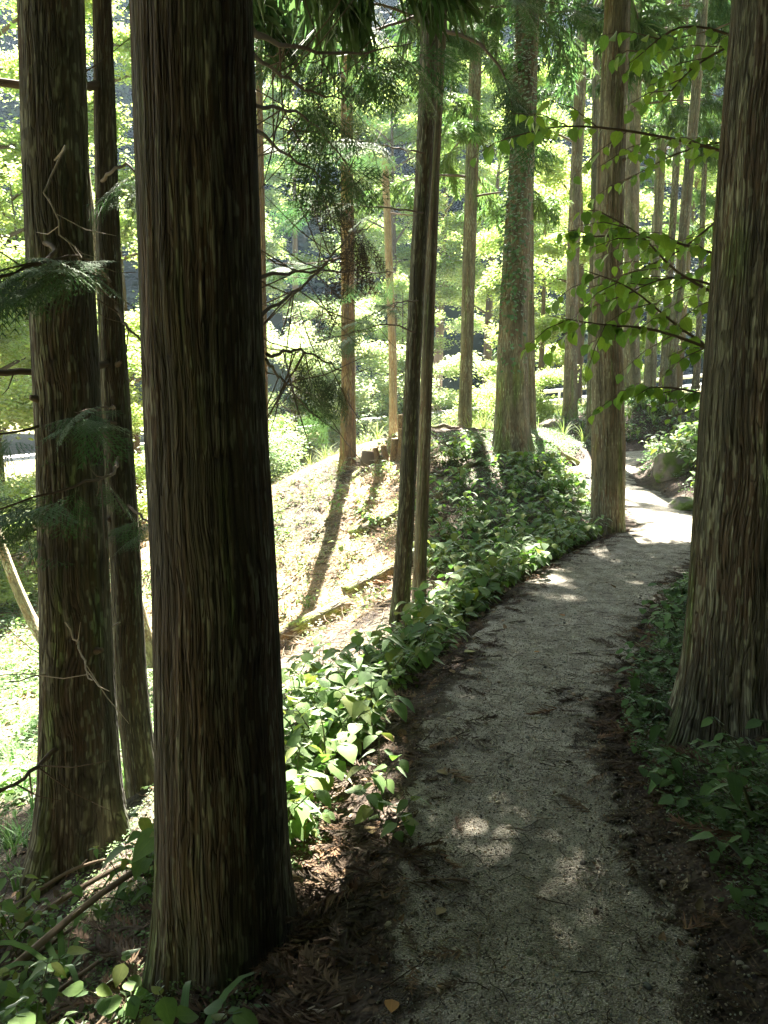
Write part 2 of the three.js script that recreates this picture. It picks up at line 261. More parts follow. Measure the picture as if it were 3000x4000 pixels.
// far wooded hillside beyond the valley
const hillY = (x, d) => { const e = Math.max(0, d - 62 - 6 * Math.sin(x * 0.03)); return valley(x, d) - 1 + 78 * (1 - Math.exp(-e / 46)) * (0.85 + 0.3 * fbm(x * 0.02, d * 0.02, 11, 3)); };
{
  const g = new Geo(), nx = 60, nd = 30;
  for (let j = 0; j <= nd; j++) for (let i = 0; i <= nx; i++) { const x = -160 + i * 320 / nx, d = 60 + j * 110 / nd; g.v(x, hillY(x, d), -d, x / 3, d / 3); }
  for (let j = 0; j < nd; j++) for (let i = 0; i < nx; i++) { const a = j * (nx + 1) + i; g.quad(a, a + 1, a + nx + 2, a + nx + 1); }
  structure('hillside', g, new THREE.MeshStandardMaterial({ color: rgb(0.03, 0.04, 0.02), roughness: 1 }));
  const road = new Geo(), rr = [];
  for (let k = 0; k <= 80; k++) { const x = -80 + 2 * k, d = 50 + 6 * Math.sin(x * 0.05), row = []; for (const o of [-3.2, 3.2]) row.push(road.v(x, valley(x, d) + 0.25, -(d + o), x / 2, o / 2)); row.push(road.v(x, valley(x, d) - 0.8, -(d - 3.4), x / 2, 0)); if (k) { road.quad(rr[0], row[0], row[1], rr[1]); road.quad(rr[2], row[2], row[0], rr[0]); } rr.splice(0, 3, ...row); }
  structure('road', road, new THREE.MeshStandardMaterial({ color: rgb(0.5, 0.49, 0.46), roughness: 0.9 }));
  const rail = thing('guard_rail', 'pale roadside guard rail on posts across the sunlit valley', 'guard rail', 0, 0, -46), mr = new THREE.MeshStandardMaterial({ color: rgb(0.7, 0.7, 0.68), roughness: 0.5 });
  const beam = new Geo(), pts = []; for (let k = 0; k <= 30; k++) { const x = -10 + k * 1.2, d = 46.4 + 6 * Math.sin(x * 0.05); pts.push(V(x, valley(x, d + 3.4) + 0.85, -(d - 46))); } beam.tube(pts, pts.map(() => 0.13), 5); mesh('beam', beam, mr, rail);
  const post = new Geo().tube([V(0, -1.4, 0), V(0, 0.05, 0)], [0.07, 0.07], 6).build(); for (let k = 0; k <= 30; k += 3) { const m = mesh('post', post, mr, rail); m.position.copy(pts[k]); m.position.z -= 0.2; }
}

// ------------------------------------------------------------ foliage pieces
const twoStrip = (g, o, dir, side, len, w, droop, segs = 2) => { // one narrow bent strip
  let a, b; const up = V(0, 1, 0);
  for (let k = 0; k <= segs; k++) { const t = k / segs, ww = w * (t < 1 ? (k === 0 ? 0.6 : 1) * (1 - 0.35 * t) : 0.12), q = o.clone().addScaledVector(dir, len * t).addScaledVector(up, -droop * t * t * len); const na = g.v(q.x + side.x * ww, q.y + side.y * ww, q.z + side.z * ww, t, 0), nb = g.v(q.x - side.x * ww, q.y - side.y * ww, q.z - side.z * ww, t, 1); if (k) g.quad(a, na, nb, b); a = na; b = nb; }
};
function cedarSpray(seed) { // a drooping shoot cluster, about 1 unit long along +x
  const r = rng(seed), g = new Geo();
  for (let k = 0; k < 46; k++) {
    const t = 0.08 + 0.92 * Math.pow(r(), 0.8), o = V(t, -0.22 * t * t + (r() - 0.5) * 0.03, (r() - 0.5) * 0.06), a = (r() - 0.5) * 2.6, len = (0.2 + 0.2 * r()) * (1.15 - 0.6 * t), el = -0.5 + 0.9 * r();
    const dir = V(Math.cos(a) * Math.cos(el), Math.sin(el), Math.sin(a) * Math.cos(el)), roll = r() * Math.PI, s1 = dir.clone().cross(V(0, 1, 0)).normalize().applyAxisAngle(dir, roll);
    twoStrip(g, o, dir, s1, len, 0.02 + 0.012 * r(), 0.35 + 0.5 * r(), 2);
  }
  return g.build();
}
const SPRAY = [cedarSpray(1), cedarSpray(2), cedarSpray(3)];
function hinokiSpray(seed) { // a flat fan of scaly branchlets, 1 unit long along +x
  const r = rng(seed), g = new Geo(), curve = (t) => V(t, -0.16 * t * t, 0.05 * Math.sin(t * 3));
  for (let k = 0; k < 8; k++) twoStrip(g, curve(k / 8), curve((k + 1) / 8).sub(curve(k / 8)).normalize(), V(0, 0, 1), 0.13, 0.008, 0, 1);
  for (let k = 1; k < 12; k++) for (const s of [-1, 1]) {
    const t = (k + 0.4 * (s > 0 ? 1 : 0)) / 12.5, len = 0.46 * Math.sin(Math.PI * Math.pow(t, 0.65)) * (0.8 + 0.4 * r()) + 0.05, a = s * (0.75 + 0.2 * r()), o = curve(t), dir = V(Math.cos(a), -0.1 + 0.1 * (r() - 0.5), Math.sin(a)).normalize();
    twoStrip(g, o, dir, V(-dir.z, 0, dir.x), len, 0.006, 0.25, 2);
    const n = Math.max(2, Math.round(len * 9));
    for (let j = 1; j <= n; j++) for (const q of [-1, 1]) { const tt = j / (n + 0.6), l2 = len * 0.42 * (1 - tt * 0.75), a2 = a + q * 0.7, d2 = V(Math.cos(a2), -0.15, Math.sin(a2)).normalize(), oo = o.clone().addScaledVector(dir, len * tt); oo.y -= 0.25 * tt * tt * len; twoStrip(g, oo, d2, V(-d2.z, 0.3 * (r() - 0.5), d2.x).normalize(), l2, 0.014, 0.3, 1); }
  }
  return g.build();
}
const FAN = [hinokiSpray(5), hinokiSpray(6)];
function leafBlade(L, W, segs, fold, curl, tipP = 1, heart = 0) { // blade along +x, uv: u along, v across
  const g = new Geo(), rows = [];
  for (let k = 0; k <= segs; k++) {
    const t = k / segs, w = W * Math.pow(Math.sin(Math.PI * Math.pow(t, 0.72)), 0.85) * (1 - 0.25 * t * tipP) + (k === 0 ? heart * W * 0.5 : 0), x = L * t - (k === 0 ? 0 : 0), y = -curl * L * t * t;
    rows.push([g.v(x - (k <= 1 ? heart * L * 0.12 : 0), y + fold * w - (k % 2) * 0.012 * L, w, t, 0), g.v(x, y, 0, t, 0.5), g.v(x - (k <= 1 ? heart * L * 0.12 : 0), y + fold * w - (k % 2) * 0.012 * L, -w, t, 1)]);
    if (k) { const a = rows[k - 1], b = rows[k]; g.quad(a[0], b[0], b[1], a[1]); g.quad(a[1], b[1], b[2], a[2]); }
  }
  return g;
}
function leafCluster(seed, n, ls, spread) { // a leafy twig end, about 1 unit across
  const r = rng(seed), g = new Geo();
  for (let k = 0; k < n; k++) {
    const L = ls * (0.7 + 0.6 * r()), W = L * 0.33, m = pose((r() - 0.5) * spread, (r() - 0.5) * spread * 0.6, (r() - 0.5) * spread, -0.9 + 1.2 * r(), r() * TAU, (r() - 0.5) * 1.2, 1), b = new Geo();
    const a0 = b.v(0, 0, 0, 0, 0.5), a1 = b.v(L * 0.45, 0.12 * W, W, 0.5, 0), a2 = b.v(L, -0.1 * L, 0, 1, 0.5), a3 = b.v(L * 0.45, 0.12 * W, -W, 0.5, 1), a4 = b.v(L * 0.45, -0.08 * W, 0, 0.5, 0.5); b.tri(a0, a1, a4); b.tri(a1, a2, a4); b.tri(a2, a3, a4); b.tri(a3, a0, a4); g.add(b, m);
  }
  return g.build();
}
const TWIG = [leafCluster(21, 36, 0.15, 0.95), leafCluster(22, 32, 0.17, 1.05), leafCluster(23, 40, 0.135, 0.85)];
const CLUMP = [leafCluster(31, 34, 0.3, 1.0), leafCluster(32, 34, 0.26, 1.0)];
const tone = (r, base, v) => { const k = 1 + (r() - 0.5) * v, h = (r() - 0.5) * v * 0.35; return rgb(base[0] * k * (1 + h * 1.5), base[1] * k, base[2] * k * (1 - h)); };

// ------------------------------------------------------------ trees
function trunkGeo(pts, o) { // pts: [x, y, z, r] from the base up, local
  const c = new THREE.CatmullRomCurve3(pts.map((p) => V(p[0], p[1], p[2])), false, 'centripetal'), top = pts[pts.length - 1][1], g = new Geo(); g.c = [];
  const rad = (y) => { let i = 0; while (i < pts.length - 2 && pts[i + 1][1] < y) i++; const t = clamp((y - pts[i][1]) / (pts[i + 1][1] - pts[i][1]), 0, 1); return lerp(pts[i][3], pts[i + 1][3], t); };
  const ys = []; for (let y = pts[0][1]; y < top;) { ys.push(y); y += y < o.fine ? o.row : Math.max(0.25, (top - o.fine) / 24); } ys.push(top);
  const R0 = rad(pts[0][1] + 0.6), rep = Math.max(1, Math.round(R0 * TAU / 0.8)), seg = o.seg, seed = o.seed ?? 1, T = ys.map((y) => { let lo = 0, hi = 1; for (let k = 0; k < 22; k++) { const m = (lo + hi) / 2; c.getPoint(m).y < y ? (lo = m) : (hi = m); } return c.getPoint((lo + hi) / 2); });
  const fl = o.flutes ?? 5;
  ys.forEach((y, j) => {
    const r0 = rad(y), q = T[j], hy = y - (o.ground ?? 0);
    for (let s = 0; s <= seg; s++) {
      const a = (s / seg) * TAU, ca = Math.cos(a), sa = Math.sin(a), root = Math.exp(-Math.max(0, hy) / (o.flareH ?? 0.22)) * (o.flare ?? 0.35);
      const lobes = 0.5 + 0.5 * Math.sin(fl * a + seed * 3 + 0.8 * Math.sin(2 * a + seed)), low = (fbm(ca * 1.1 + seed, sa * 1.1, y * 0.5, 2) - 0.5) * 0.1;
      const k1 = o.ridgeW ?? 0.03, f = 1 / k1, wob = (noise(ca * 3 + seed, sa * 3, y * 1.7) - 0.5) * 0.9, n1 = noise(ca * r0 * f + wob, sa * r0 * f + wob, y * 1.1 + seed * 9), n2 = noise(ca * r0 * f * 2.3 + wob, sa * r0 * f * 2.3, y * 2.6 + seed * 5);
      const ridge = ((1 - Math.pow(1 - Math.abs(2 * n1 - 1), 3)) * 0.7 + n2 * 0.3 - 0.6) * (o.ridge ?? 0);
      const R = r0 * (1 + low + root * lobes) + ridge;
      g.v(q.x + ca * R, y, q.z + sa * R, (s / seg) * rep, y / 1.6);
      const mossN = smoothstep(fbm(ca * 2.2 + seed * 2, sa * 2.2, y * 1.4, 3) + (o.moss ?? 0) * Math.exp(-Math.max(0, hy) / 0.8), 0.62, 0.8), patch = 0.72 + 0.56 * smoothstep(fbm(ca * 3 + seed, sa * 3, y * 1.1 + 4, 4), 0.32, 0.68), fleck = smoothstep(fbm(ca * 14 + seed, sa * 14, y * 7, 3), 0.6, 0.72), gl = 1 + 0.4 * fleck, cc = [lerp(1, 0.85, mossN) * patch * gl, lerp(1, 1.15, mossN) * patch * gl * 1.03, lerp(1, 0.65, mossN) * patch * gl];
      g.c.push(...cc);
    }
    if (j) for (let s = 0; s < seg; s++) { const b = j * (seg + 1) + s, a = b - seg - 1; g.quad(a, b, b + 1, a + 1); }
  });
  const geo = g.build(), nn = geo.attributes.normal; // close the seam
  for (let j = 0; j < ys.length; j++) { const a = j * (seg + 1), b = a + seg, x = nn.getX(a) + nn.getX(b), y = nn.getY(a) + nn.getY(b), z = nn.getZ(a) + nn.getZ(b), l = Math.hypot(x, y, z) || 1; nn.setXYZ(a, x / l, y / l, z / l); nn.setXYZ(b, x / l, y / l, z / l); }
  return { geo, rad, at: (y) => { let i = 0; while (i < ys.length - 2 && ys[i + 1] < y) i++; return T[i].clone().lerp(T[i + 1], clamp((y - ys[i]) / (ys[i + 1] - ys[i]), 0, 1)); } };
}
// world trunk points [x, y, r] at distance d -> tree group at its base, grown on to height `top`
function conifer(label, d, P, mat, o) {
  const y0 = P[0][1] - 0.15, x0 = P[0][0], t = thing(o.name ?? 'cedar_tree', label, 'tree', x0, y0, -d, o.group), last = P[P.length - 1], prev = P[P.length - 2];
  const pts = P.map((p, k) => [p[0] - x0, k ? p[1] - y0 : 0, 0, p[2]]), lx = (last[0] - prev[0]) / (last[1] - prev[1]) * 0.6;
  if (o.top) { pts.push([last[0] - x0 + lx * (o.top - last[1]) * 0.5, (o.top + last[1]) / 2 - y0, 0, last[2] * 0.62], [last[0] - x0 + lx * (o.top - last[1]), o.top - y0, 0, 0.025]); }
  const k = trunkGeo(pts, { seg: 40, row: 0.12, fine: last[1] - y0 + 0.3, ridge: 0.012, ground: 0.15, ...o });
  mesh('trunk', k.geo, mat, t);
  t.userData.trunk = undefined; delete t.userData.trunk;
  const info = { t, k, y0, x0, d };
  if (o.crown) cedarCrown(info, o.crown, o.seed);
  return info;
}
function cedarCrown(info, c, seed) { // c: { y0, y1, r, n, col, dens }
  const r = rng(seed * 31 + 7), mats = [[], [], []], cols = [[], [], []], base = c.col ?? [0.07, 0.14, 0.04];
  const L = Math.round(c.n / 26);
  for (let i = 0; i < L; i++) {
    const f = (i + r()) / L, y = lerp(c.y0, c.y1, f) - info.y0, az = c.az !== undefined ? c.az + (r() - 0.5) * (c.azw ?? TAU) : i * 2.4 + r(), len = c.r * Math.pow(1 - f * 0.93, 0.75) * (0.7 + 0.5 * r()), o = info.k.at(y), droop = c.droop ?? 0.25, N = 6, pts = [], rad = [];
    const bend = (t) => V(o.x + Math.cos(az + 0.2 * t) * len * t, o.y + len * (0.12 * t - droop * t * t), o.z + Math.sin(az + 0.2 * t) * len * t);
    for (let k = 0; k <= N; k++) { pts.push(bend(k / N)); rad.push(lerp(0.028, 0.005, k / N) * Math.min(1.6, 0.5 + len / 3)); }
    mesh('limb', new Geo().tube(pts, rad, 5, false), M.twig, info.t);
    for (let k = 0; k < 26; k++) {
      const t = 0.22 + 0.8 * Math.sqrt(r()), q = bend(t), s = (0.45 + 0.45 * r()) * (c.size ?? 1), side = (r() - 0.5) * 2.4, v = (r() * 3) | 0;
      mats[v].push(pose(q.x + (r() - 0.5) * 0.25 * len * 0.4, q.y + (r() - 0.6) * 0.15, q.z + (r() - 0.5) * 0.25 * len * 0.4, 0, -(az + side), -0.15 - 0.5 * r(), s).multiply(new THREE.Matrix4().makeRotationX((r() - 0.5) * 1.5)));
      cols[v].push(tone(r, base, 0.6));
    }
  }
  const crown = new THREE.Group(); crown.name = 'crown'; info.t.add(crown);
  mats.forEach((m, v) => m.length && instanced('foliage', SPRAY[v], M.needle, m, cols[v], crown));
}
const TR = {};
[[11.5, 33, 9, 24, 'far cedar behind the slim row of trunks', 6], [15.5, 29, 9, 22, 'far cedar close beside the huge right trunk', 7], [-10, 43, 10, 27, 'far cedar across the valley behind the left trunks', 8]].forEach(([x, d, c0, top, l, k]) => { const y = H(x, d); conifer(l, d, [[x, y, 0.2], [x, y + 1, 0.17], [x, y + 8, 0.13]], M.barkGrey, { seg: 24, seed: 140 + k, top, group: 'cedars in the middle distance', crown: { y0: c0, y1: top, r: 2.6, n: 1100, col: [0.11, 0.2, 0.055], droop: 0.45 } }); });
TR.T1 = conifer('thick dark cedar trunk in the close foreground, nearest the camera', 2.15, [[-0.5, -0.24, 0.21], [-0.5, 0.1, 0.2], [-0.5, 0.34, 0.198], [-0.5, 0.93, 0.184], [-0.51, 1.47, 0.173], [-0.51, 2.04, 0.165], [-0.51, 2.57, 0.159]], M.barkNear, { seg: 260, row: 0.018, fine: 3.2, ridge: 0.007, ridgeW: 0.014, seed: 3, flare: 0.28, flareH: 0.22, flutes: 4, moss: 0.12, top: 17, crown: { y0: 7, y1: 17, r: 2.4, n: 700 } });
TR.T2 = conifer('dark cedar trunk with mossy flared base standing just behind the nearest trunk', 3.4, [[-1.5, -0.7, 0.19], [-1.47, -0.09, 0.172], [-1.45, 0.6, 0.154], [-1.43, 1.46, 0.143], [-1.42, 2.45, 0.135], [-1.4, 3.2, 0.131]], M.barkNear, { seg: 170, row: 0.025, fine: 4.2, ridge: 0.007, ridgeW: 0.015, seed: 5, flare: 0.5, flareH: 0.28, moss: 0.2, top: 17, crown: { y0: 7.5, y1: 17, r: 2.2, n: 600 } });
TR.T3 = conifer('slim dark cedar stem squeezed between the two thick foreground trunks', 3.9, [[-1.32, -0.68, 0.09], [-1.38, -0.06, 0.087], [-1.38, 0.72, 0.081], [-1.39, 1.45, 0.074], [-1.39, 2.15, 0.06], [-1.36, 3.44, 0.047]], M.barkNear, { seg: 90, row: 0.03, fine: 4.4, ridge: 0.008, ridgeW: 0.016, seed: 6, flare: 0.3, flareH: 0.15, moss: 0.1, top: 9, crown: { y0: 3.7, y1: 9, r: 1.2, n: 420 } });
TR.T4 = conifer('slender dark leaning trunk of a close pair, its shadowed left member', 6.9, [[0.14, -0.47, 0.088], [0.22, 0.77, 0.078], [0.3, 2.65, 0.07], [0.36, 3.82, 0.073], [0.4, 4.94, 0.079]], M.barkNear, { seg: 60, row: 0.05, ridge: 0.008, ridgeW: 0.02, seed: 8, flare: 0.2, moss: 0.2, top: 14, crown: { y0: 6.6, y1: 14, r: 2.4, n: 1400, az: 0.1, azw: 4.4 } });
TR.T5 = conifer('slender lighter brown leaning trunk of a close pair, right beside its darker twin', 7.15, [[0.34, -0.36, 0.066], [0.38, 0.97, 0.06], [0.43, 2.69, 0.052], [0.47, 3.91, 0.046], [0.52, 5.06, 0.041]], M.barkMid, { seg: 50, row: 0.05, ridge: 0.007, ridgeW: 0.02, seed: 9, flare: 0.2, top: 12, crown: { y0: 6.5, y1: 12, r: 2, n: 500, az: 0, azw: 3 } });
TR.T6 = conifer('straight sunlit cedar trunk throwing a long shadow down the bright slope', 14, [[-0.68, 0.33, 0.157], [-0.66, 2.18, 0.133], [-0.66, 4.64, 0.117], [-0.65, 8.48, 0.092]], M.barkRed, { seed: 10, top: 17, crown: { y0: 13, y1: 17, r: 1.1, n: 180 } });
TR.T8 = conifer('grey brown cedar trunk in front of the white sunlit clearing', 18, [[1.93, 0.81, 0.173], [1.95, 2.37, 0.149], [2.0, 6.05, 0.15], [2.08, 10.47, 0.129]], M.barkGrey, { seed: 12, top: 14.5, crown: { y0: 6.2, y1: 13.5, r: 2, n: 600, col: [0.12, 0.21, 0.05] } });
TR.T9 = conifer('broad cedar trunk with ivy climbing up its left side and a mossy foot', 13.5, [[2.33, 0.6, 0.33], [2.3, 1.33, 0.3], [2.28, 2.96, 0.254], [2.35, 5.29, 0.223], [2.4, 8.23, 0.193]], M.barkMid, { seg: 90, row: 0.05, ridge: 0.014, seed: 13, flare: 0.45, flareH: 0.3, moss: 0.22, top: 20, crown: { y0: 7.8, y1: 20, r: 1.45, n: 1500 } });
TR.T10 = conifer('thin trunk peeping out behind the ivy covered cedar', 17, [[3.36, 0.9, 0.105], [3.28, 2.83, 0.088], [3.2, 5.31, 0.076], [3.12, 9.98, 0.063]], M.barkMid, { seed: 14, top: 13 });
TR.T11 = conifer('mossy green brown cedar trunk beyond the path bend, left of the path trunk', 20, [[4.95, 1.2, 0.197], [4.92, 3.06, 0.164], [4.89, 5.98, 0.155], [4.95, 11.47, 0.126]], M.barkMid, { seed: 15, moss: 0.1, top: 22.5, crown: { y0: 17, y1: 22, r: 1.2, n: 240, col: [0.07, 0.14, 0.035] } });
TR.T12 = conifer('lichen flecked cedar trunk standing at the path edge where it bends', 8.9, [[2.72, -0.05, 0.205], [2.68, 0.84, 0.194], [2.6, 2.46, 0.167], [2.57, 4.0, 0.158], [2.57, 5.94, 0.138]], M.barkMid, { seg: 120, row: 0.04, ridge: 0.013, ridgeW: 0.022, seed: 16, flare: 0.25, flareH: 0.2, moss: 0.08, top: 19, crown: { y0: 6.1, y1: 19, r: 2.3, n: 1350 } });
TR.T13 = conifer('thin pole like trunk touching the left side of the path edge cedar', 18, [[4.97, 0.86, 0.111], [4.91, 3.44, 0.093], [4.84, 6.56, 0.085], [4.75, 10.47, 0.082]], M.barkGrey, { seed: 17, top: 16 });
TR.T14 = conifer('dark stout trunk on the fern mound right behind the path edge cedar', 21, [[6.93, 1.6, 0.258], [6.83, 3.14, 0.217], [6.66, 7.4, 0.186], [6.57, 11.97, 0.162]], M.barkMid, { seed: 18, moss: 0.1, top: 22, crown: { y0: 9, y1: 22, r: 2.6, n: 800, col: [0.06, 0.12, 0.03] } });
TR.T15 = conifer('slightly tilted trunk on the mound, first of the slim row before the road', 24, [[8.47, 1.8, 0.17], [8.46, 4.09, 0.145], [8.45, 8.24, 0.135], [8.48, 13.47, 0.124]], M.barkGrey, { seed: 19, top: 20, crown: { y0: 9, y1: 20, r: 2, n: 500, col: [0.07, 0.14, 0.035] } });
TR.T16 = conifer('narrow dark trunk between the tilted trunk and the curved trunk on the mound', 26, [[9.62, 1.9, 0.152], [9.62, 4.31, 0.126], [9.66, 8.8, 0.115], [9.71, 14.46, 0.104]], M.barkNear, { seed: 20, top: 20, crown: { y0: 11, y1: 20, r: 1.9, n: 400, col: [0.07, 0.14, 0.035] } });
TR.T17 = conifer('curved trunk with spreading mossy roots on top of the mound', 19.2, [[7.28, 1.4, 0.19], [7.26, 2.65, 0.145], [7.37, 4.66, 0.126], [7.44, 6.84, 0.124], [7.59, 10.97, 0.109]], M.barkGrey, { seed: 21, flare: 0.7, flareH: 0.25, moss: 0.2, top: 18, crown: { y0: 10, y1: 18, r: 1.9, n: 400 } });
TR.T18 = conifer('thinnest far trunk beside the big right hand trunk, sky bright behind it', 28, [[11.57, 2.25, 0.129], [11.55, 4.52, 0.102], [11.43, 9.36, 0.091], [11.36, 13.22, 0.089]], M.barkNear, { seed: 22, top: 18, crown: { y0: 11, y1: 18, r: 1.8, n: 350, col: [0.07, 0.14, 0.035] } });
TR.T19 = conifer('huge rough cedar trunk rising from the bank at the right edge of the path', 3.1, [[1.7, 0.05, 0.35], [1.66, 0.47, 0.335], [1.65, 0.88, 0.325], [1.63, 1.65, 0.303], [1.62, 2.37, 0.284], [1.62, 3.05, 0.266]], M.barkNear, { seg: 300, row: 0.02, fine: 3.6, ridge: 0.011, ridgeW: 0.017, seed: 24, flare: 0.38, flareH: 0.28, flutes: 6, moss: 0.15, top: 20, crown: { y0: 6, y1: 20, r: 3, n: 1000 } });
TR.T20 = conifer('thin orange lit trunk showing along the right edge of the nearest trunk', 12, [[-1.92, H(-1.92, 12), 0.06], [-1.9, 2.08, 0.055], [-1.88, 4.87, 0.05], [-1.88, 7.48, 0.048]], M.barkRed, { seed: 25, top: 10 });

// cedars standing round the viewer, outside the picture: their crowns darken the foreground
[[-2.4, -1.5], [1.9, -1.2], [-0.6, -4.2], [3.2, -4.5], [4.6, 1.2], [5.6, 4.4], [-4.6, -3.5], [7.4, -1]].forEach(([x, d], k) => { const y = H(x, d); conifer(['cedar on the gully side just behind the viewer', 'cedar on the bank side just behind the viewer', 'cedar beside the path further behind the viewer', 'cedar on the upper bank behind the viewer', 'cedar up the bank right of the viewer', 'cedar up the bank beyond the huge right trunk', 'cedar down the gully behind the viewer', 'cedar high on the bank far right of the viewer'][k], d, [[x, y, 0.2], [x, y + 1, 0.18], [x, y + 6, 0.15]], M.barkNear, { seg: 30, seed: 60 + k, top: 18, group: 'cedars around the viewer', crown: { y0: 4.2, y1: 18, r: 3.3, n: 1900 } }); });
// ivy on the broad cedar
{
  const r = rng(91), k = TR.T9.k, mats = [], cols = [], leaf = leafBlade(1, 0.42, 3, 0.1, 0.15, 1, 0.5);
  for (let i = 0; i < 2600; i++) { const y = 1.5 + 8.3 * Math.pow(r(), 0.8), a = Math.PI * (0.62 + 0.5 * (r() + r() - 1)) + 0.25, dense = smoothstep(y, 1.5, 4); if (r() > 0.25 + 0.75 * dense) continue; const c = k.at(y), R = k.rad(y) + 0.02 + 0.1 * r() * r() * (y > 5 ? 2 : 1), s = 0.05 + 0.045 * r(); mats.push(pose(c.x + Math.cos(a) * R, y + (r() - 0.5) * 0.05, c.z + Math.sin(a) * R, (r() - 0.5), -a + (r() - 0.5) * 1.2, -0.9 + 0.7 * r(), s)); cols.push(tone(r, [0.08, 0.19, 0.05], 0.6)); }
  instanced('ivy', leaf, M.broad, mats, cols, TR.T9.t);
}

// low side branches with fan foliage
function branchOn(info, pts, o) { // pts in world [x, y, d]; fans: number of sprays
  const w = pts.map((p) => V(p[0] - info.x0, p[1] - info.y0, -(p[2] - info.d))), c = new THREE.CatmullRomCurve3(w), N = 14, r = rng(o.seed), q = [], rad = [];
  for (let k = 0; k <= N; k++) { const v = c.getPoint(k / N); v.y += 0.006 * Math.sin(k * 2.1 + o.seed); v.x += 0.004 * Math.sin(k * 3.1 + o.seed); if (o.crook && k) v.add(V((r() - 0.5) * o.crook, (r() - 0.5) * o.crook, (r() - 0.5) * o.crook)); q.push(v); rad.push(lerp(o.r0, o.r1 ?? 0.003, k / N)); }
  const g = new Geo().tube(q, rad, 7, true);
  for (let k = 0; k < (o.twigs ?? 0); k++) { const t = 0.2 + 0.75 * r(), a = c.getPoint(t), dir = V(r() - 0.5, r() - 0.6, r() - 0.5).normalize(), l = 0.12 + 0.35 * r(); g.tube([a, a.clone().addScaledVector(dir, l * 0.5).add(V(0, -0.02, 0)), a.clone().addScaledVector(dir, l)], [Math.min(0.005, lerp(o.r0, 0.003, t) * 0.5), 0.0025, 0.0012], 5, false); }
  const b = mesh('branch', g, o.mat ?? M.twig, info.t);
  if (o.fans) {
    const mats = [[], []], cols = [[], []];
    for (let k = 0; k < o.fans; k++) { const t = (o.from ?? 0.25) + (1 - (o.from ?? 0.25)) * Math.sqrt(r()), a = c.getPoint(t), tg = c.getTangent(t), az = Math.atan2(tg.z, tg.x) + (r() < 0.5 ? -1 : 1) * (0.3 + 0.9 * r()), s = (o.size ?? 0.35) * (0.6 + 0.7 * r()), v = k % 2; mats[v].push(pose(a.x + (r() - 0.5) * 0.06, a.y - 0.01 - 0.05 * r(), a.z + (r() - 0.5) * 0.06, 0, -az, (o.hang ?? -0.25) + (r() - 0.5) * 0.6, s).multiply(new THREE.Matrix4().makeRotationX((r() - 0.5) * 1.6))); cols[v].push(tone(r, o.col ?? [0.06, 0.13, 0.04], 0.5)); }
    mats.forEach((m, v) => m.length && instanced('foliage', FAN[v], M.needle, m, cols[v], b));
  }
  return b;
}
// on the slim stem and the second trunk (screen left)
branchOn(TR.T3, [[-1.38, 3.05, 3.88], [-1.45, 2.98, 3.7], [-1.62, 2.9, 3.5], [-2.1, 2.98, 3.3]], { r0: 0.022, r1: 0.016, seed: 1, twigs: 5 });
branchOn(TR.T3, [[-1.4, 1.72, 3.85], [-1.55, 1.66, 3.5], [-1.9, 1.66, 3.2]], { r0: 0.018, r1: 0.014, seed: 2, twigs: 4 });
branchOn(TR.T3, [[-1.42, 1.02, 3.8], [-1.6, 0.95, 3.4], [-1.95, 0.8, 3.0]], { r0: 0.013, seed: 3, twigs: 6, fans: 13, size: 0.3, from: 0.15, hang: -0.2 });
branchOn(TR.T2, [[-1.45, 2.2, 3.3], [-1.3, 2.1, 3.05], [-1.36, 1.98, 2.8], [-1.55, 1.9, 2.6]], { r0: 0.012, seed: 4, twigs: 5, fans: 12, size: 0.28, from: 0.2 });
branchOn(TR.T3, [[-1.39, 2.15, 3.84], [-1.5, 2.05, 3.55], [-1.75, 1.98, 3.3], [-2.1, 2.0, 3.1]], { r0: 0.012, seed: 5, twigs: 6 });
branchOn(TR.T3, [[-1.37, 1.42, 3.84], [-1.5, 1.42, 3.3], [-1.75, 1.32, 2.9]], { r0: 0.01, seed: 6, fans: 7, size: 0.26 });
branchOn(TR.T3, [[-1.36, 2.02, 3.88], [-1.24, 1.88, 3.7], [-1.1, 1.78, 3.6]], { r0: 0.012, seed: 7, twigs: 3 });
branchOn(TR.T3, [[-1.39, 0.38, 3.8], [-1.5, 0.3, 3.4], [-1.62, 0.32, 3.1]], { r0: 0.005, seed: 9, twigs: 5, mat: M.paleTwig, crook: 0.02 });
branchOn(TR.T2, [[-1.44, 0.55, 3.26], [-1.3, 0.42, 3.1], [-1.22, 0.36, 2.98]], { r0: 0.005, seed: 10, twigs: 3, mat: M.paleTwig, crook: 0.02 });
branchOn(TR.T2, [[-1.36, 2.52, 3.26], [-1.24, 2.5, 3.1], [-1.3, 2.36, 3.04], [-1.26, 2.2, 3.02], [-1.18, 2.06, 3.0]], { r0: 0.0045, r1: 0.003, seed: 11, twigs: 4, mat: M.paleTwig, crook: 0.045 });
branchOn(TR.T2, [[-1.5, -0.05, 3.24], [-1.62, -0.12, 3.0], [-1.9, -0.1, 2.8]], { r0: 0.012, seed: 12, twigs: 8 });
branchOn(TR.T3, [[-1.37, 2.12, 3.84], [-1.24, 2.1, 3.35], [-1.2, 2.08, 3.0], [-1.42, 1.97, 2.75]], { r0: 0.01, seed: 13, twigs: 5, fans: 22, size: 0.26, from: 0.35 });
branchOn(TR.T3, [[-1.37, 1.24, 3.84], [-1.23, 1.2, 3.35], [-1.2, 1.2, 2.95], [-1.45, 1.12, 2.7]], { r0: 0.01, seed: 14, twigs: 5, fans: 20, size: 0.26, from: 0.35 });
branchOn(TR.T3, [[-1.38, 1.5, 3.84], [-1.24, 1.5, 3.4], [-1.26, 1.48, 3.05]], { r0: 0.007, seed: 15, fans: 9, size: 0.24, from: 0.4 });
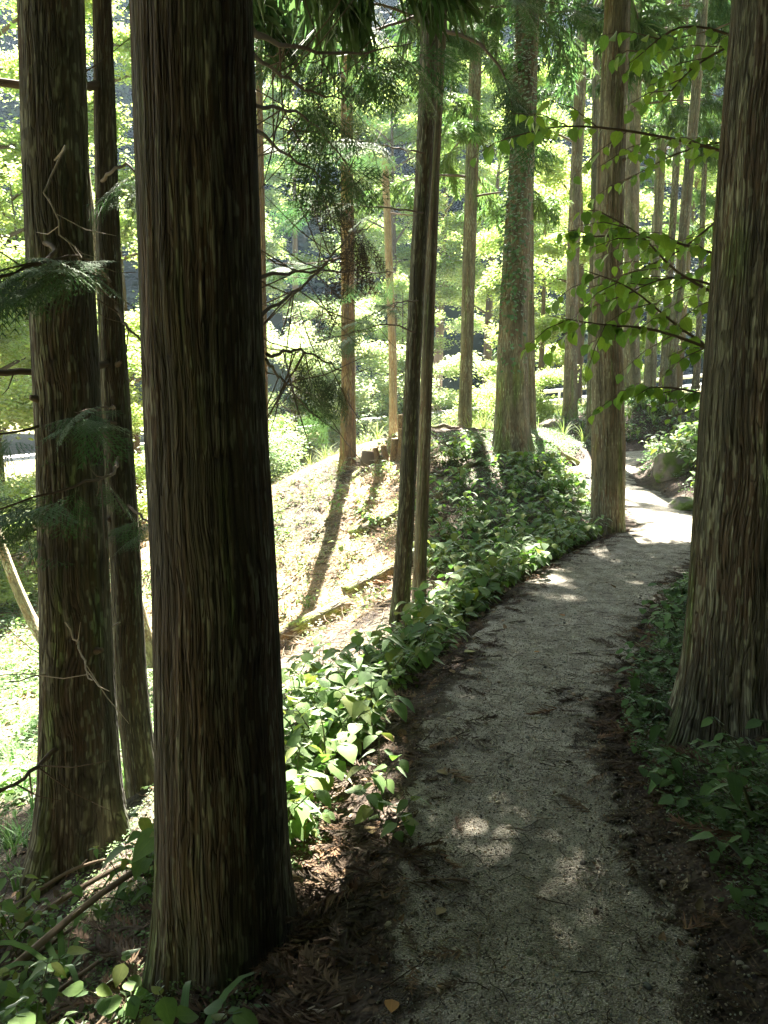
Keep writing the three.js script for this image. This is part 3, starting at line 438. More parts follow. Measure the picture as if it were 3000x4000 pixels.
branchOn(TR.T3, [[-1.38, 2.6, 3.84], [-1.2, 2.55, 3.5], [-1.06, 2.5, 3.3], [-0.98, 2.35, 3.2]], { r0: 0.009, seed: 16, fans: 14, size: 0.28 });
branchOn(TR.T3, [[-1.36, 1.0, 3.88], [-1.16, 0.95, 3.6], [-1.0, 0.88, 3.4]], { r0: 0.008, seed: 17, fans: 12, size: 0.26 });
// on the nearest trunk, reaching out over the bright slope
const DEAD = [0.045, 0.035, 0.022];
branchOn(TR.T1, [[-0.38, 2.55, 2.25], [-0.37, 2.84, 3.0], [-0.15, 3.16, 3.8], [0.17, 3.57, 4.6]], { r0: 0.011, seed: 21, twigs: 14, fans: 16, size: 0.34, hang: -0.4 });
branchOn(TR.T1, [[-0.38, 2.49, 2.25], [-0.37, 2.66, 2.8], [-0.29, 2.79, 3.3], [-0.18, 2.92, 3.7]], { r0: 0.007, seed: 26, twigs: 10, fans: 12, size: 0.3, hang: -0.5 });
branchOn(TR.T1, [[-0.37, 2.35, 2.25], [-0.29, 2.61, 3.1], [-0.14, 2.64, 3.9]], { r0: 0.006, seed: 22, twigs: 12, fans: 7, size: 0.26, hang: -0.6 });
branchOn(TR.T1, [[-0.37, 2.29, 2.25], [-0.36, 2.42, 2.9], [-0.27, 2.5, 3.5], [-0.23, 2.43, 3.6]], { r0: 0.006, seed: 23, twigs: 14, fans: 6, size: 0.2, hang: -0.9, col: [0.05, 0.05, 0.028], from: 0.3 });
branchOn(TR.T1, [[-0.36, 1.88, 2.25], [-0.27, 2.06, 3.2], [0.07, 2.26, 4.4]], { r0: 0.006, seed: 24, twigs: 12, fans: 4, size: 0.2, hang: -0.6 });
branchOn(TR.T1, [[-0.36, 1.77, 2.25], [-0.28, 2.0, 3.0], [-0.11, 2.4, 3.8]], { r0: 0.006, seed: 25, twigs: 18, fans: 8, size: 0.24, hang: -1.0, col: DEAD, from: 0.35 });
branchOn(TR.T1, [[-0.35, 1.65, 2.25], [-0.3, 1.71, 2.9], [-0.19, 1.66, 3.3]], { r0: 0.006, seed: 27, twigs: 14, fans: 9, size: 0.2, hang: -0.9, from: 0.3, col: [0.05, 0.075, 0.03] });
branchOn(TR.T1, [[-0.35, 1.64, 2.25], [-0.37, 1.59, 2.9], [-0.27, 1.53, 3.4]], { r0: 0.005, seed: 28, twigs: 10, fans: 7, size: 0.2, hang: -0.5, from: 0.3 });
// on the leaning pair and the lit trunk
branchOn(TR.T4, [[0.41, 4.82, 6.8], [-0.03, 4.39, 6.2], [-0.43, 4.15, 5.8], [-0.73, 3.92, 5.5]], { r0: 0.014, seed: 31, twigs: 12, fans: 26, size: 0.42 });
branchOn(TR.T4, [[0.31, 2.44, 6.85], [0.08, 2.37, 6.5], [-0.15, 2.22, 6.3]], { r0: 0.008, seed: 32, twigs: 8, fans: 8, size: 0.3 });
branchOn(TR.T4, [[0.29, 2.16, 6.85], [0.04, 2.2, 6.5], [-0.26, 2.1, 6.2], [-0.51, 2.01, 6]], { r0: 0.008, seed: 33, twigs: 8, fans: 12, size: 0.3 });
branchOn(TR.T4, [[0.35, 3.19, 6.85], [0.08, 3.14, 6.5], [-0.33, 3.1, 6.2], [-0.6, 3.08, 6]], { r0: 0.009, seed: 34, twigs: 8, fans: 13, size: 0.34 });
branchOn(TR.T4, [[0.36, 3.69, 6.85], [0.08, 3.62, 6.5], [-0.25, 3.59, 6.2]], { r0: 0.009, seed: 40, twigs: 8, fans: 14, size: 0.36 });
branchOn(TR.T4, [[0.4, 4.7, 6.85], [0.0, 4.75, 6.6], [-0.6, 4.6, 6.4], [-1.3, 4.55, 6.2]], { r0: 0.014, seed: 41, twigs: 12, fans: 32, size: 0.46 });
branchOn(TR.T4, [[0.4, 5.2, 6.85], [-0.1, 5.1, 6.3], [-0.7, 4.8, 5.9], [-1.2, 4.5, 5.7]], { r0: 0.014, seed: 42, twigs: 12, fans: 32, size: 0.46 });
branchOn(TR.T6, [[-0.65, 8.3, 14], [-1.5, 8.1, 13.5], [-2.6, 7.9, 13]], { r0: 0.02, seed: 43, twigs: 10, fans: 45, size: 0.7 });
branchOn(TR.T6, [[-0.65, 7.9, 14], [0.2, 7.9, 13.6], [1.2, 7.7, 13.2]], { r0: 0.02, seed: 44, twigs: 10, fans: 40, size: 0.65 });
branchOn(TR.T5, [[0.5, 4.8, 7.1], [0.8, 4.55, 6.8], [1.0, 4.2, 6.6], [1.06, 3.9, 6.5]], { r0: 0.02, seed: 35, twigs: 10, fans: 17, size: 0.42, hang: -0.9, from: 0.5 });
branchOn(TR.T5, [[0.5, 5.0, 7.1], [0.9, 5.0, 6.9], [1.5, 4.8, 6.7]], { r0: 0.016, seed: 36, twigs: 6, fans: 15, size: 0.4 });
branchOn(TR.T6, [[-0.66, 4.2, 14], [-1.4, 4.0, 13.6], [-2.2, 4.0, 13.4]], { r0: 0.02, seed: 37, twigs: 8, fans: 20, size: 0.55 });
branchOn(TR.T6, [[-0.66, 6.2, 14], [-1.3, 6.0, 13.6], [-2.4, 5.9, 13.2]], { r0: 0.02, seed: 38, twigs: 8, fans: 25, size: 0.6 });
branchOn(TR.T6, [[-0.66, 7.4, 14], [0.1, 7.2, 13.6], [0.9, 7.3, 13.2]], { r0: 0.02, seed: 39, twigs: 8, fans: 25, size: 0.6 });

// branch stubs and knots on the near trunks
[['T2', 1.5, 2.2, 0.014], ['T2', 0.35, 0.6, 0.014], ['T3', 1.7, 0.9, 0.01], ['T3', 0.9, 2.3, 0.009], ['T12', 2.6, 2.2, 0.016], ['T12', 4.2, 0.8, 0.016]].forEach(([n, y, a, r0], k) => { const f = TR[n], yy = y - f.y0, c = f.k.at(yy), R = f.k.rad(yy), d = V(Math.cos(a), 0.25, Math.sin(a)); const p = c.clone().addScaledVector(d, R * 0.85), q = p.clone().addScaledVector(d, R * 0.17 + r0), e = q.clone().addScaledVector(d, 0.012 + (k % 3) * 0.012); mesh('branch_stub', new Geo().tube([p, q, e], [r0 * 1.9, r0, r0 * 0.8], 10), M.twig, f.t); });

// broken pale snag
{
  const t = thing('broken_snag', 'pale barkless dead trunk snapped off at a jagged top', 'dead tree', 0.2, 0.85, -16), k = trunkGeo([[0, 0, 0, 0.088], [-0.02, 1.8, 0, 0.084], [-0.1, 3.78, 0, 0.08], [-0.18, 5.6, 0, 0.07]], { seg: 30, row: 0.1, fine: 9, ridge: 0.012, ridgeW: 0.03, seed: 33, flare: 0.3 });
  mesh('trunk', k.geo, new THREE.MeshStandardMaterial({ map: barkB.map, bumpMap: barkB.bump, bumpScale: 0.006, color: rgb(2.2, 2.1, 1.9), roughness: 0.85 }), t);
  const s = new Geo(); for (let j = 0; j < 6; j++) { const a = j * 1.05, x = -0.18 + Math.cos(a) * 0.045, z = Math.sin(a) * 0.045; s.tube([V(x, 5.5, z), V(x * 1.02, 5.68 + 0.13 * ((j * 37) % 5) / 4, z)], [0.03, 0.004], 5, false); } mesh('splinter', s, M.paleTwig, t);
  const b = new Geo().tube([V(-0.1, 4.6, 0), V(0.4, 4.5, 0.2), V(0.95, 4.45, 0.4)], [0.018, 0.01, 0.004], 5); mesh('branch', b, M.deadTwig, t);
}
// young pale leaning trunks at screen left
function leaning(label, pts, r0) { const p0 = pts[0], t = thing('young_tree', label, 'tree', p0[0], p0[1], -p0[2], 'pale young trees leaning in the gully'), w = pts.map((p) => V(p[0] - p0[0], p[1] - p0[1], -(p[2] - p0[2]))), c = new THREE.CatmullRomCurve3(w), q = [], rad = []; for (let k = 0; k <= 24; k++) { q.push(c.getPoint(k / 24)); rad.push(lerp(r0, r0 * 0.35, k / 24)); } mesh('trunk', new Geo().tube(q, rad, 14, true), M.paleBark, t); return { t, q, p0 }; }
const yt = [
  leaning('pale sunlit trunk leaning out of the gully at the left picture edge', [[-3.75, -1.75, 8.6], [-4.35, -1.2, 9], [-4.75, -0.2, 9.1], [-5.3, 1.8, 9.4], [-6, 5, 10]], 0.085),
  leaning('pale curved young trunk half hidden behind the slim dark stem', [[-2.45, -1.75, 8], [-2.72, -0.7, 8], [-2.95, 0.6, 8.1], [-3.05, 2.4, 8.3], [-3.4, 5, 8.8]], 0.09),
];
// ------------------------------------------------------------ broadleaf trees and bushes in the sun
function broadleaf(name, label, cat, x, d, o) {
  const y = (o.far ? valley(x, d) : H(x, d)) - 0.1, t = thing(name, label, cat, x, y, -d, o.group), r = rng(o.seed), g = new Geo(), mats = [[], [], []], cols = [[], [], []], base = o.col ?? [0.12, 0.24, 0.05];
  const stems = o.stems ?? 1, tips = [];
  for (let s = 0; s < stems; s++) {
    const az = r() * TAU, lean = o.lean ?? (stems > 1 ? 0.4 : 0.08), h = o.h * (0.8 + 0.15 * r()), top = V(Math.cos(az) * lean * h * 0.6, h, Math.sin(az) * lean * h * 0.6), c = new THREE.CatmullRomCurve3([V(Math.cos(az) * 0.15 * (stems > 1), 0, Math.sin(az) * 0.15 * (stems > 1)), V(top.x * 0.3 + (r() - 0.5) * 0.3, h * 0.45, top.z * 0.3), top]), q = [], rad = [];
    for (let k = 0; k <= 12; k++) { q.push(c.getPoint(k / 12)); rad.push(lerp(o.tr ?? o.h * 0.014, 0.012, k / 12)); } g.tube(q, rad, 8, false);
    const nl = o.limbs ?? 9;
    for (let k = 0; k < nl; k++) { const f = lerp(o.low ?? 0.3, 0.97, (k + r()) / nl), a = c.getPoint(f), az2 = k * 2.4 + r() * 1.2, l = o.r * Math.sqrt(Math.max(0.1, 1 - Math.pow((f - 0.5) / 0.62, 2))) * (0.65 + 0.5 * r()), e = a.clone().add(V(Math.cos(az2) * l, l * (0.35 * r() + 0.05), Math.sin(az2) * l)), m = a.clone().lerp(e, 0.5).add(V(0, 0.08 * l, 0)); g.tube([a, m, e], [0.03 * o.h / 10 + 0.008, 0.02 * o.h / 10 + 0.005, 0.005], 5, false); tips.push([a, m, e, l]); }
  }
  mesh('trunk', g, M.twig, t);
  for (let k = 0; k < o.n; k++) { const [a, m, e, l] = tips[(r() * tips.length) | 0], u = 0.3 + 0.75 * Math.sqrt(r()), p = u < 0.5 ? a.clone().lerp(m, u * 2) : m.clone().lerp(e, u * 2 - 1), sp = 0.2 + 0.18 * l, s = (o.ls ?? 0.7) * (0.6 + 0.7 * r()), v = (r() * 3) | 0; p.add(V((r() + r() - 1) * sp, (r() + r() - 1) * sp * 0.6, (r() + r() - 1) * sp)); if (p.y < 0.1) p.y = 0.1 + r() * 0.2; mats[v].push(pose(p.x, p.y, p.z, (r() - 0.5) * 0.7, r() * TAU, (r() - 0.5) * 0.7, s)); cols[v].push(tone(r, base, 0.55)); }
  const crown = new THREE.Group(); crown.name = 'crown'; t.add(crown);
  mats.forEach((m, v) => m.length && instanced('foliage', TWIG[v], M.broad, m, cols[v], crown));
  return t;
}
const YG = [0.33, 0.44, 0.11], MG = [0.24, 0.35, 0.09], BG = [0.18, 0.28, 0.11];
[
  ['tall yellow green tree filling the left edge behind the trunks', -13, 24, { h: 13, r: 4.2, n: 1700, col: YG, limbs: 16 }],
  ['bright leafy tree between the two thick left trunks', -8.6, 19, { h: 10.5, r: 2.8, n: 1300, col: YG, limbs: 14 }],
  ['small light green tree low behind the left trunks', -6.2, 15.5, { h: 5.5, r: 1.9, n: 650, col: YG, limbs: 12, low: 0.15, ls: 0.55 }],
  ['leafy tree whose crown fills the top left corner', -8.1, 15.5, { h: 14, r: 2.8, n: 2600, col: YG, limbs: 15, low: 0.25, ls: 0.6 }],
  ['yellow green tree in the narrow gap beside the slim dark stem', -7.3, 22, { h: 17, r: 3, n: 3000, col: YG, limbs: 16, low: 0.2 }],
  ['wide yellow green tree far left across the gully', -11, 20, { h: 13, r: 3, n: 1900, col: YG, limbs: 15 }],
  ['light green tree beyond the mossy green brown trunk', 6.5, 25.5, { h: 13, r: 2.3, n: 1100, col: YG, limbs: 14, low: 0.3 }],
  ['tall pale tree behind the straight sunlit cedar', -2.2, 49, { h: 25, r: 3.8, n: 2000, col: MG, limbs: 20, low: 0.3, ls: 1 }],
  ['tall light green tree behind the broken snag', 0.6, 47, { h: 24, r: 3.6, n: 2000, col: YG, limbs: 20, low: 0.2, ls: 1 }],
  ['tall green tree seen left of the grey trunk', 3.6, 52, { h: 27, r: 4, n: 2000, col: MG, limbs: 20, low: 0.25, ls: 1 }],
  ['tall tree seen between the grey trunk and the ivy cedar', 6.4, 47, { h: 24, r: 3.6, n: 1800, col: YG, limbs: 20, low: 0.3, ls: 1 }],
  ['tall hazy tree high above the dark hillside gap', -6.4, 55, { h: 29, r: 4, n: 1500, col: MG, limbs: 14, low: 0.62, ls: 1.1 }],
  ['broad hazy tree behind the orange lit thin trunk', -9.6, 50, { h: 24, r: 4, n: 1800, col: MG, limbs: 18, low: 0.25, ls: 1 }],
  ['small pale tree at the clearing edge behind the leaning pair', 0.9, 36, { h: 7.5, r: 2, n: 700, col: YG, limbs: 12, low: 0.2 }],
  ['slender green tree rising behind the orange lit thin trunk', -7.5, 34, { h: 15, r: 3, n: 1200, col: MG, limbs: 14 }],
  ['fresh green tree right of the ivy covered cedar', 6.2, 30, { h: 11, r: 2.8, n: 1200, col: YG, limbs: 14, low: 0.12 }],
  ['dense green tree behind the path edge cedar', 9.5, 37, { h: 16, r: 3.8, n: 1500, col: MG, limbs: 16, low: 0.1 }],
  ['leafy tree behind the slim row of trunks', 14, 36, { h: 16, r: 3.6, n: 1500, col: MG, limbs: 16, low: 0.12 }],
  ['green tree closing the view beside the huge right trunk', 18.5, 40, { h: 15, r: 4, n: 1500, col: YG, limbs: 14 }],
].forEach(([l, x, d, o], k) => broadleaf('broadleaf_tree', l, 'tree', x, d, { seed: 200 + k, group: 'sunlit broadleaf trees beyond the slope', ...o }));
[
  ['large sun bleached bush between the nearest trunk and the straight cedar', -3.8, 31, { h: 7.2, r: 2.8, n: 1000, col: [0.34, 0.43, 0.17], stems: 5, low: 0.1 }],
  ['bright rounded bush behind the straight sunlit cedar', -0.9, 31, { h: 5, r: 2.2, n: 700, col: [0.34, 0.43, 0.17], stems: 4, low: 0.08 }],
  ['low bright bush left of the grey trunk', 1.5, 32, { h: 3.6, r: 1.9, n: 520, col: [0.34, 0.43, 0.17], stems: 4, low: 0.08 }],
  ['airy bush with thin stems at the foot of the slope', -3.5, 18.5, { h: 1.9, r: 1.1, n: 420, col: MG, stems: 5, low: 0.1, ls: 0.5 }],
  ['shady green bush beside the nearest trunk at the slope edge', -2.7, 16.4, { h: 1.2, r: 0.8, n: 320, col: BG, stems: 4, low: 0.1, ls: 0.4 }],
  ['bright shrub in the gully behind the second trunk', -6.8, 12.5, { h: 2.2, r: 1.5, n: 900, col: YG, stems: 5, low: 0.1, ls: 0.45 }],
  ['bright shrub at the left picture edge below the road', -8.6, 14, { h: 2.4, r: 1.6, n: 900, col: YG, stems: 5, low: 0.1, ls: 0.45 }],
  ['low shrub under the ivy covered cedar on the clearing side', 3.2, 21, { h: 1.5, r: 0.9, n: 500, col: YG, stems: 4, low: 0.1, ls: 0.4 }],
  ['low shrub by the foot of the mossy green brown trunk', 4.2, 22, { h: 1.6, r: 1.0, n: 600, col: YG, stems: 4, low: 0.1, ls: 0.4 }],
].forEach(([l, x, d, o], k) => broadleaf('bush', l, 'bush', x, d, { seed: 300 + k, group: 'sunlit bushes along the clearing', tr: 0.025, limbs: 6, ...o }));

// far wood on the hillside
{
  const r = rng(401), mats = [[], []], cols = [[], []];
  for (let k = 0; k < 760; k++) { const x = -120 + 240 * r(), d = 62 + 95 * Math.pow(r(), 1.1), y = hillY(x, d), h = 7 + 6 * r(), w = 2.2 + 1.6 * r(), con = r() < 0.75, base = con ? [0.024, 0.042, 0.03] : [0.07, 0.11, 0.05]; for (let j = 0; j < 34; j++) { const f = r(), rr = w * (con ? 1 - f * 0.85 : Math.sqrt(1 - Math.pow(2 * f - 1, 2)) + 0.1) * Math.sqrt(r()), a = r() * TAU, v = j & 1; mats[v].push(pose(x + Math.cos(a) * rr, y + h * (0.1 + 0.95 * f), -d + Math.sin(a) * rr, r() - 0.5, r() * TAU, r() - 0.5, 1.6 + 1.6 * r())); cols[v].push(tone(r, base, 0.6)); } }
  const wood = new THREE.Group(); wood.name = 'distant_wood'; scene.add(wood); tag(wood, 'dark hazy wood covering the hillside across the valley', 'woodland'); wood.userData.kind = 'stuff';
  mats.forEach((m, v) => instanced('foliage', CLUMP[v], M.far, m, cols[v], wood));
}
// the wood goes on behind the viewer
{
  const r = rng(431), mats = [[], []], cols = [[], []];
  for (let k = 0; k < 130; k++) { const a = Math.PI * (-0.12 + 1.16 * r()), R = 11 + 16 * r(), x = 1 + Math.cos(a) * R, d = -Math.sin(a) * R * 0.9 + 1, y = H(x, d), h = 9 + 8 * r(), w = 1.8 + 1.2 * r(); for (let j = 0; j < 60; j++) { const f = r(), rr = w * (1 - 0.6 * f) * Math.sqrt(r()), b = r() * TAU, v = j & 1; mats[v].push(pose(x + Math.cos(b) * rr, y + h * f, -d + Math.sin(b) * rr, r() - 0.5, r() * TAU, r() - 0.5, 1 + r())); cols[v].push(tone(r, [0.05, 0.09, 0.035], 0.6)); } }
  const wood = new THREE.Group(); wood.name = 'near_wood'; scene.add(wood); tag(wood, 'shady wood going on behind the viewer and up the bank', 'woodland'); wood.userData.kind = 'stuff';
  mats.forEach((m, v) => instanced('foliage', CLUMP[v], M.far, m, cols[v], wood));
}
// ------------------------------------------------------------ lime branches reaching in from the right
{
  const tx = 3.3, td = 5.0, y0 = H(tx, td) - 0.05, t = thing('lime_tree', 'young broadleaf tree behind the huge right trunk, leafy branches over the path', 'tree', tx, y0, -td), r = rng(501);
  mesh('trunk', new Geo().tube([V(0, 0, 0), V(-0.1, 1.2, 0), V(-0.25, 2.6, 0.1), V(-0.2, 4.6, 0.2), V(-0.3, 6.5, 0.1)], [0.06, 0.05, 0.042, 0.03, 0.01], 10), M.twig, t);
  const L1 = leafBlade(0.085, 0.036, 5, 0.12, 0.2, 1, 0.55).build(), L2 = leafBlade(0.07, 0.032, 5, 0.2, 0.35, 1, 0.5).build();
  const br = [ // world [x, y, d] polylines
    [[3.05, 1.5, 5], [2.2, 1.75, 4.7], [1.75, 2.0, 4.6], [1.45, 2.2, 4.55], [1.15, 2.3, 4.5]],
    [[3.05, 2.2, 5], [2.2, 2.4, 4.8], [1.6, 2.52, 4.7], [1.1, 2.5, 4.6]],
    [[3.0, 1.4, 5], [2.2, 1.75, 4.6], [1.6, 1.95, 4.5], [1.25, 1.98, 4.45], [0.95, 2.02, 4.4]],
    [[3.05, 2.6, 5], [2.2, 2.95, 4.7], [1.5, 3.08, 4.6], [1.0, 3.08, 4.5], [0.68, 3.0, 4.45]],
    [[3.1, 3.2, 5], [2.3, 3.6, 4.8], [1.75, 3.7, 4.7], [1.4, 3.45, 4.6]],
    [[3.1, 3.4, 5.1], [2.6, 3.3, 5.2], [2.0, 3.2, 5.3], [1.6, 3.0, 5.3]],
    [[3.0, 1.3, 5], [2.3, 1.5, 4.8], [1.8, 1.62, 4.7], [1.45, 1.6, 4.65]],
    [[3.0, 2.0, 5], [2.3, 2.2, 4.9], [1.8, 2.3, 4.8], [1.4, 2.15, 4.75]],
    [[3.05, 3.6, 5], [2.4, 3.75, 4.9], [1.9, 3.55, 4.8], [1.65, 3.3, 4.75]],
    [[3.0, 1.7, 5], [2.3, 2.05, 4.7], [1.75, 2.3, 4.6], [1.5, 2.5, 4.55], [1.25, 2.62, 4.5]],
    [[3.1, 3.0, 5], [2.5, 2.9, 5.4], [2.1, 2.6, 5.6], [1.75, 2.45, 5.6]],
  ];
  br.forEach((p, bi) => {
    const c = new THREE.CatmullRomCurve3(p.map((q) => V(q[0] - tx, q[1] - y0, -(q[2] - td)))), q = [], rad = []; for (let k = 0; k <= 16; k++) { q.push(c.getPoint(k / 16)); rad.push(lerp(0.014, 0.002, k / 16)); }
    const g = new Geo().tube(q, rad, 6, false), spots = [];
    const along = (cv, n, f0) => { for (let k = 0; k < n; k++) { const u = lerp(f0, 1, (k + 0.6 * r()) / n); spots.push([cv.getPoint(u), cv.getTangent(u), k & 1 ? 1 : -1]); } };
    along(c, 18, 0.34);
    for (let s = 0; s < 7; s++) { const a = c.getPoint(0.36 + 0.09 * s), e = a.clone().add(V(-0.15 - 0.25 * r(), -0.1 + 0.26 * (r() - 0.5) - (bi === 2 ? 0.1 : 0), (r() - 0.5) * 0.8)), m = a.clone().lerp(e, 0.5).add(V(0, 0.03, 0)); g.tube([a, m, e], [0.004, 0.003, 0.0015], 5, false); along(new THREE.CatmullRomCurve3([a, m, e]), 6, 0.2); }
    const b = mesh('branch', g, M.twig, t);
    for (const [o, tg, s] of spots) { const lf = mesh('leaf', r() < 0.6 ? L1 : L2, M.lime[(r() * 3) | 0], b), az = Math.atan2(tg.z, tg.x) + s * (0.7 + 0.5 * r()); lf.position.copy(o).add(V(0, -0.012, 0)); lf.rotation.set((r() - 0.5) * 1.3, -az, -0.5 - 0.9 * r(), 'YXZ'); lf.scale.setScalar(0.55 + 0.6 * r()); }
  });
}

// ------------------------------------------------------------ plants along the path
const BLADE = { big: leafBlade(1, 0.36, 6, 0.18, 0.28).build(), broad: leafBlade(1, 0.42, 6, 0.14, 0.2, 1).build(), small: leafBlade(1, 0.45, 4, 0.12, 0.15, 1, 0.6).build(), narrow: leafBlade(1, 0.24, 5, 0.2, 0.3).build() };
function makePlant(seed, o) { // prototype: stems with opposite leaves
  const r = rng(seed), root = new THREE.Group(), g = new Geo(), leaves = [];
  for (let s = 0; s < o.stems; s++) {
    const az = (s / o.stems) * TAU + r() * 1.5, lean = o.lean * (0.5 + r()), h = o.h * (0.7 + 0.5 * r()), top = V(Math.cos(az) * lean * h, h, Math.sin(az) * lean * h), c = new THREE.CatmullRomCurve3([V(0, -0.03, 0), V(top.x * 0.35, h * 0.55, top.z * 0.35), top]);
    g.tube([0, 0.3, 0.6, 1].map((t) => c.getPoint(t)), [0.004, 0.0035, 0.003, 0.002].map((v) => v * (o.thick ?? 1)), 5, false);
    for (let k = 0; k < o.pairs; k++) { const t = o.pairs === 1 ? 1 : lerp(o.from ?? 0.45, 1, k / (o.pairs - 1)), q = c.getPoint(t), a0 = k * 1.57 + r() * 0.6 + az; for (const sd of [0, Math.PI]) { const a = a0 + sd + (r() - 0.5) * 0.4, pl = o.L * (0.15 + 0.2 * r()), e = q.clone().add(V(Math.cos(a) * pl, pl * 0.35, Math.sin(a) * pl)); g.tube([q, e], [0.002, 0.0015], 4, false); leaves.push([e, a, o.L * (0.7 + 0.5 * r()) * (k === 0 && o.pairs > 2 ? 0.75 : 1), -0.05 - 0.55 * r()]); } }
    leaves.push([top, az, o.L * 0.6, 0.2]);
  }
  mesh('stem', g, M.stem, root);
  leaves.forEach(([e, a, L, pitch]) => { const lf = mesh('leaf', BLADE[o.blade], o.mats[(r() * o.mats.length) | 0], root); lf.position.copy(e); lf.rotation.set((r() - 0.5) * 0.5, -a, pitch, 'YXZ'); lf.scale.setScalar(L); });
  return root;
}
const P_BIG = [1, 2, 3, 4, 5].map((k) => makePlant(600 + k, { stems: 2 + (k % 3), lean: 0.5, h: 0.27, pairs: 3, L: 0.1, blade: k % 2 ? 'big' : 'broad', mats: M.leaf }));
const P_MID = [1, 2, 3].map((k) => makePlant(620 + k, { stems: 2 + (k % 2), lean: 0.5, h: 0.24, pairs: 3, L: 0.085, blade: 'big', mats: M.leaf }));
const P_NARROW = [1, 2].map((k) => makePlant(680 + k, { stems: 3, lean: 0.6, h: 0.3, pairs: 4, L: 0.075, blade: 'narrow', mats: M.leaf, from: 0.25 }));
const P_LOW = [1, 2, 3].map((k) => makePlant(640 + k, { stems: 1, lean: 0.5, h: 0.1, pairs: 2, L: 0.07, blade: 'narrow', mats: M.vineLeaf, from: 0.6 }));
const P_TINY = [1, 2, 3].map((k) => makePlant(660 + k, { stems: 4, lean: 1.2, h: 0.07, pairs: 2, L: 0.034, blade: 'small', mats: M.vineLeaf, from: 0.5, thick: 0.5 }));
const pr = rng(700);
function plant(proto, name, label, group, x, d, s = 1, ry, tilt = 0) { const o = proto.clone(); o.name = numbered(name); o.position.set(x, H(x, d) - 0.005, -d); o.rotation.set((pr() - 0.5) * 0.15, ry ?? pr() * TAU, tilt + (pr() - 0.5) * 0.15); o.scale.setScalar(s); scene.add(o); return tag(o, label, 'plant', group); }
const pick = (a) => a[(pr() * a.length) | 0];
// leafy strip on the left edge of the path: distance from the path edge grows down the slope
for (let k = 0; k < 235; k++) {
  const d = 2.55 + 6.05 * Math.pow(pr(), 0.95), i = pathPts.findIndex((p) => p[1] > d), p = pathPts[i], off = lerp(0.33, 0.1, clamp((d - 3) / 4, 0, 1)) + (d < 5 ? 0.95 : 0.8) * pr() * (0.35 + 0.65 * pr()), x = p[0] - p[2] - off - (d > 7.4 ? 0.1 : 0);
  if (Math.hypot(x + 0.5, d - 2.15) < 0.42 || Math.hypot(x - 2.7, d - 8.9) < 0.4) continue;
  const zone = d < 3.3 ? 'level with the huge right trunk' : d < 4.2 ? 'just past the nearest trunk' : d < 5.2 ? 'half way to the leaning pair' : d < 6.3 ? 'just before the leaning pair' : d < 7.3 ? 'right beside the leaning pair' : 'up to the path edge cedar', row = off < 0.4 ? 'front row seedling at the path edge' : off < 0.7 ? 'middle row seedling of the leafy strip' : 'back row seedling on the slope side', sc = 0.5 + 0.75 * pr(), size = sc > 0.88 ? 'tall' : 'low';
  plant(pick(pr() < 0.72 ? P_BIG : pr() < 0.6 ? P_MID : P_NARROW), 'leafy_seedling', `${size} ${row}, ${zone}`, `seedlings in the leafy strip: ${size} ${row}, ${zone}`, x, d, sc);
}
// lower slope and knoll right of the leaning pair
for (let k = 0; k < 190; k++) {
  const d = 8.2 + 5.6 * pr(), x = lerp(0.5, d < 10 ? 2.3 : 3.1, pr()); if (Math.hypot(x - 2.33, d - 13.5) < 0.5 || fbm(x * 1.3, d * 1.3, 31, 2) < 0.36) continue;
  const sc = 0.8 + 0.6 * pr(), l = `${sc > 1.1 ? 'large' : 'smaller'} leafy plant on the shady knoll, ${d < 9.8 ? 'low beside the path edge cedar' : d < 11.6 ? 'half way up to the ivy cedar' : 'at the foot of the ivy cedar'}, ${x < 1.4 ? 'slope side' : 'path side'}`;
  plant(pick(pr() < 0.7 ? P_BIG : P_NARROW), 'bank_plant', l, l, x, d, sc);
}
// on the sunlit slope
for (let k = 0; k < 50; k++) { const d = 7.6 + 7 * pr(), x = -2.8 + 3.2 * pr(), l = `small bleached plant on the bright slope, ${d < 9.5 ? 'near the thick mossy log' : d < 12 ? 'around the short sunlit log' : 'near the foot of the straight cedar'}, ${x < -1.2 ? 'gully side' : 'knoll side'}`; plant(pick(P_MID), 'slope_plant', l, l, x, d, 0.7 + 0.6 * pr()); }
// ferny cover on the mound and right bank beyond the big trunk
for (let k = 0; k < 190; k++) { const a = pr(), d = a < 0.6 ? 17.8 + 4 * pr() : 9.5 + 6 * pr(), x = a < 0.6 ? 5.2 + 4.5 * pr() : 4.6 + 1.5 * pr(); const [pd, pp] = nearPath(x, d); if (pd < pp[2] + 0.15) continue; const sz = 1 + 0.9 * pr(), wd = sz > 1.6 ? 'large' : sz > 1.3 ? 'middling' : 'small', l = d > 16 ? `${wd} green plant on the far mound, ${x < 6.6 ? 'below the stout dark trunk' : x < 8 ? 'around the curved rooted trunk' : 'beyond the curved rooted trunk'}, ${d < 19.5 ? 'front side' : 'on the crest'}` : `${wd} green plant on the bank past the huge trunk, ${d < 11.5 ? 'by the low yellow mossed boulder' : d < 13.5 ? 'by the pointed boulder' : 'past the pointed boulder'}`; plant(pick(P_MID), 'mound_plant', l, l, x, d, sz); }
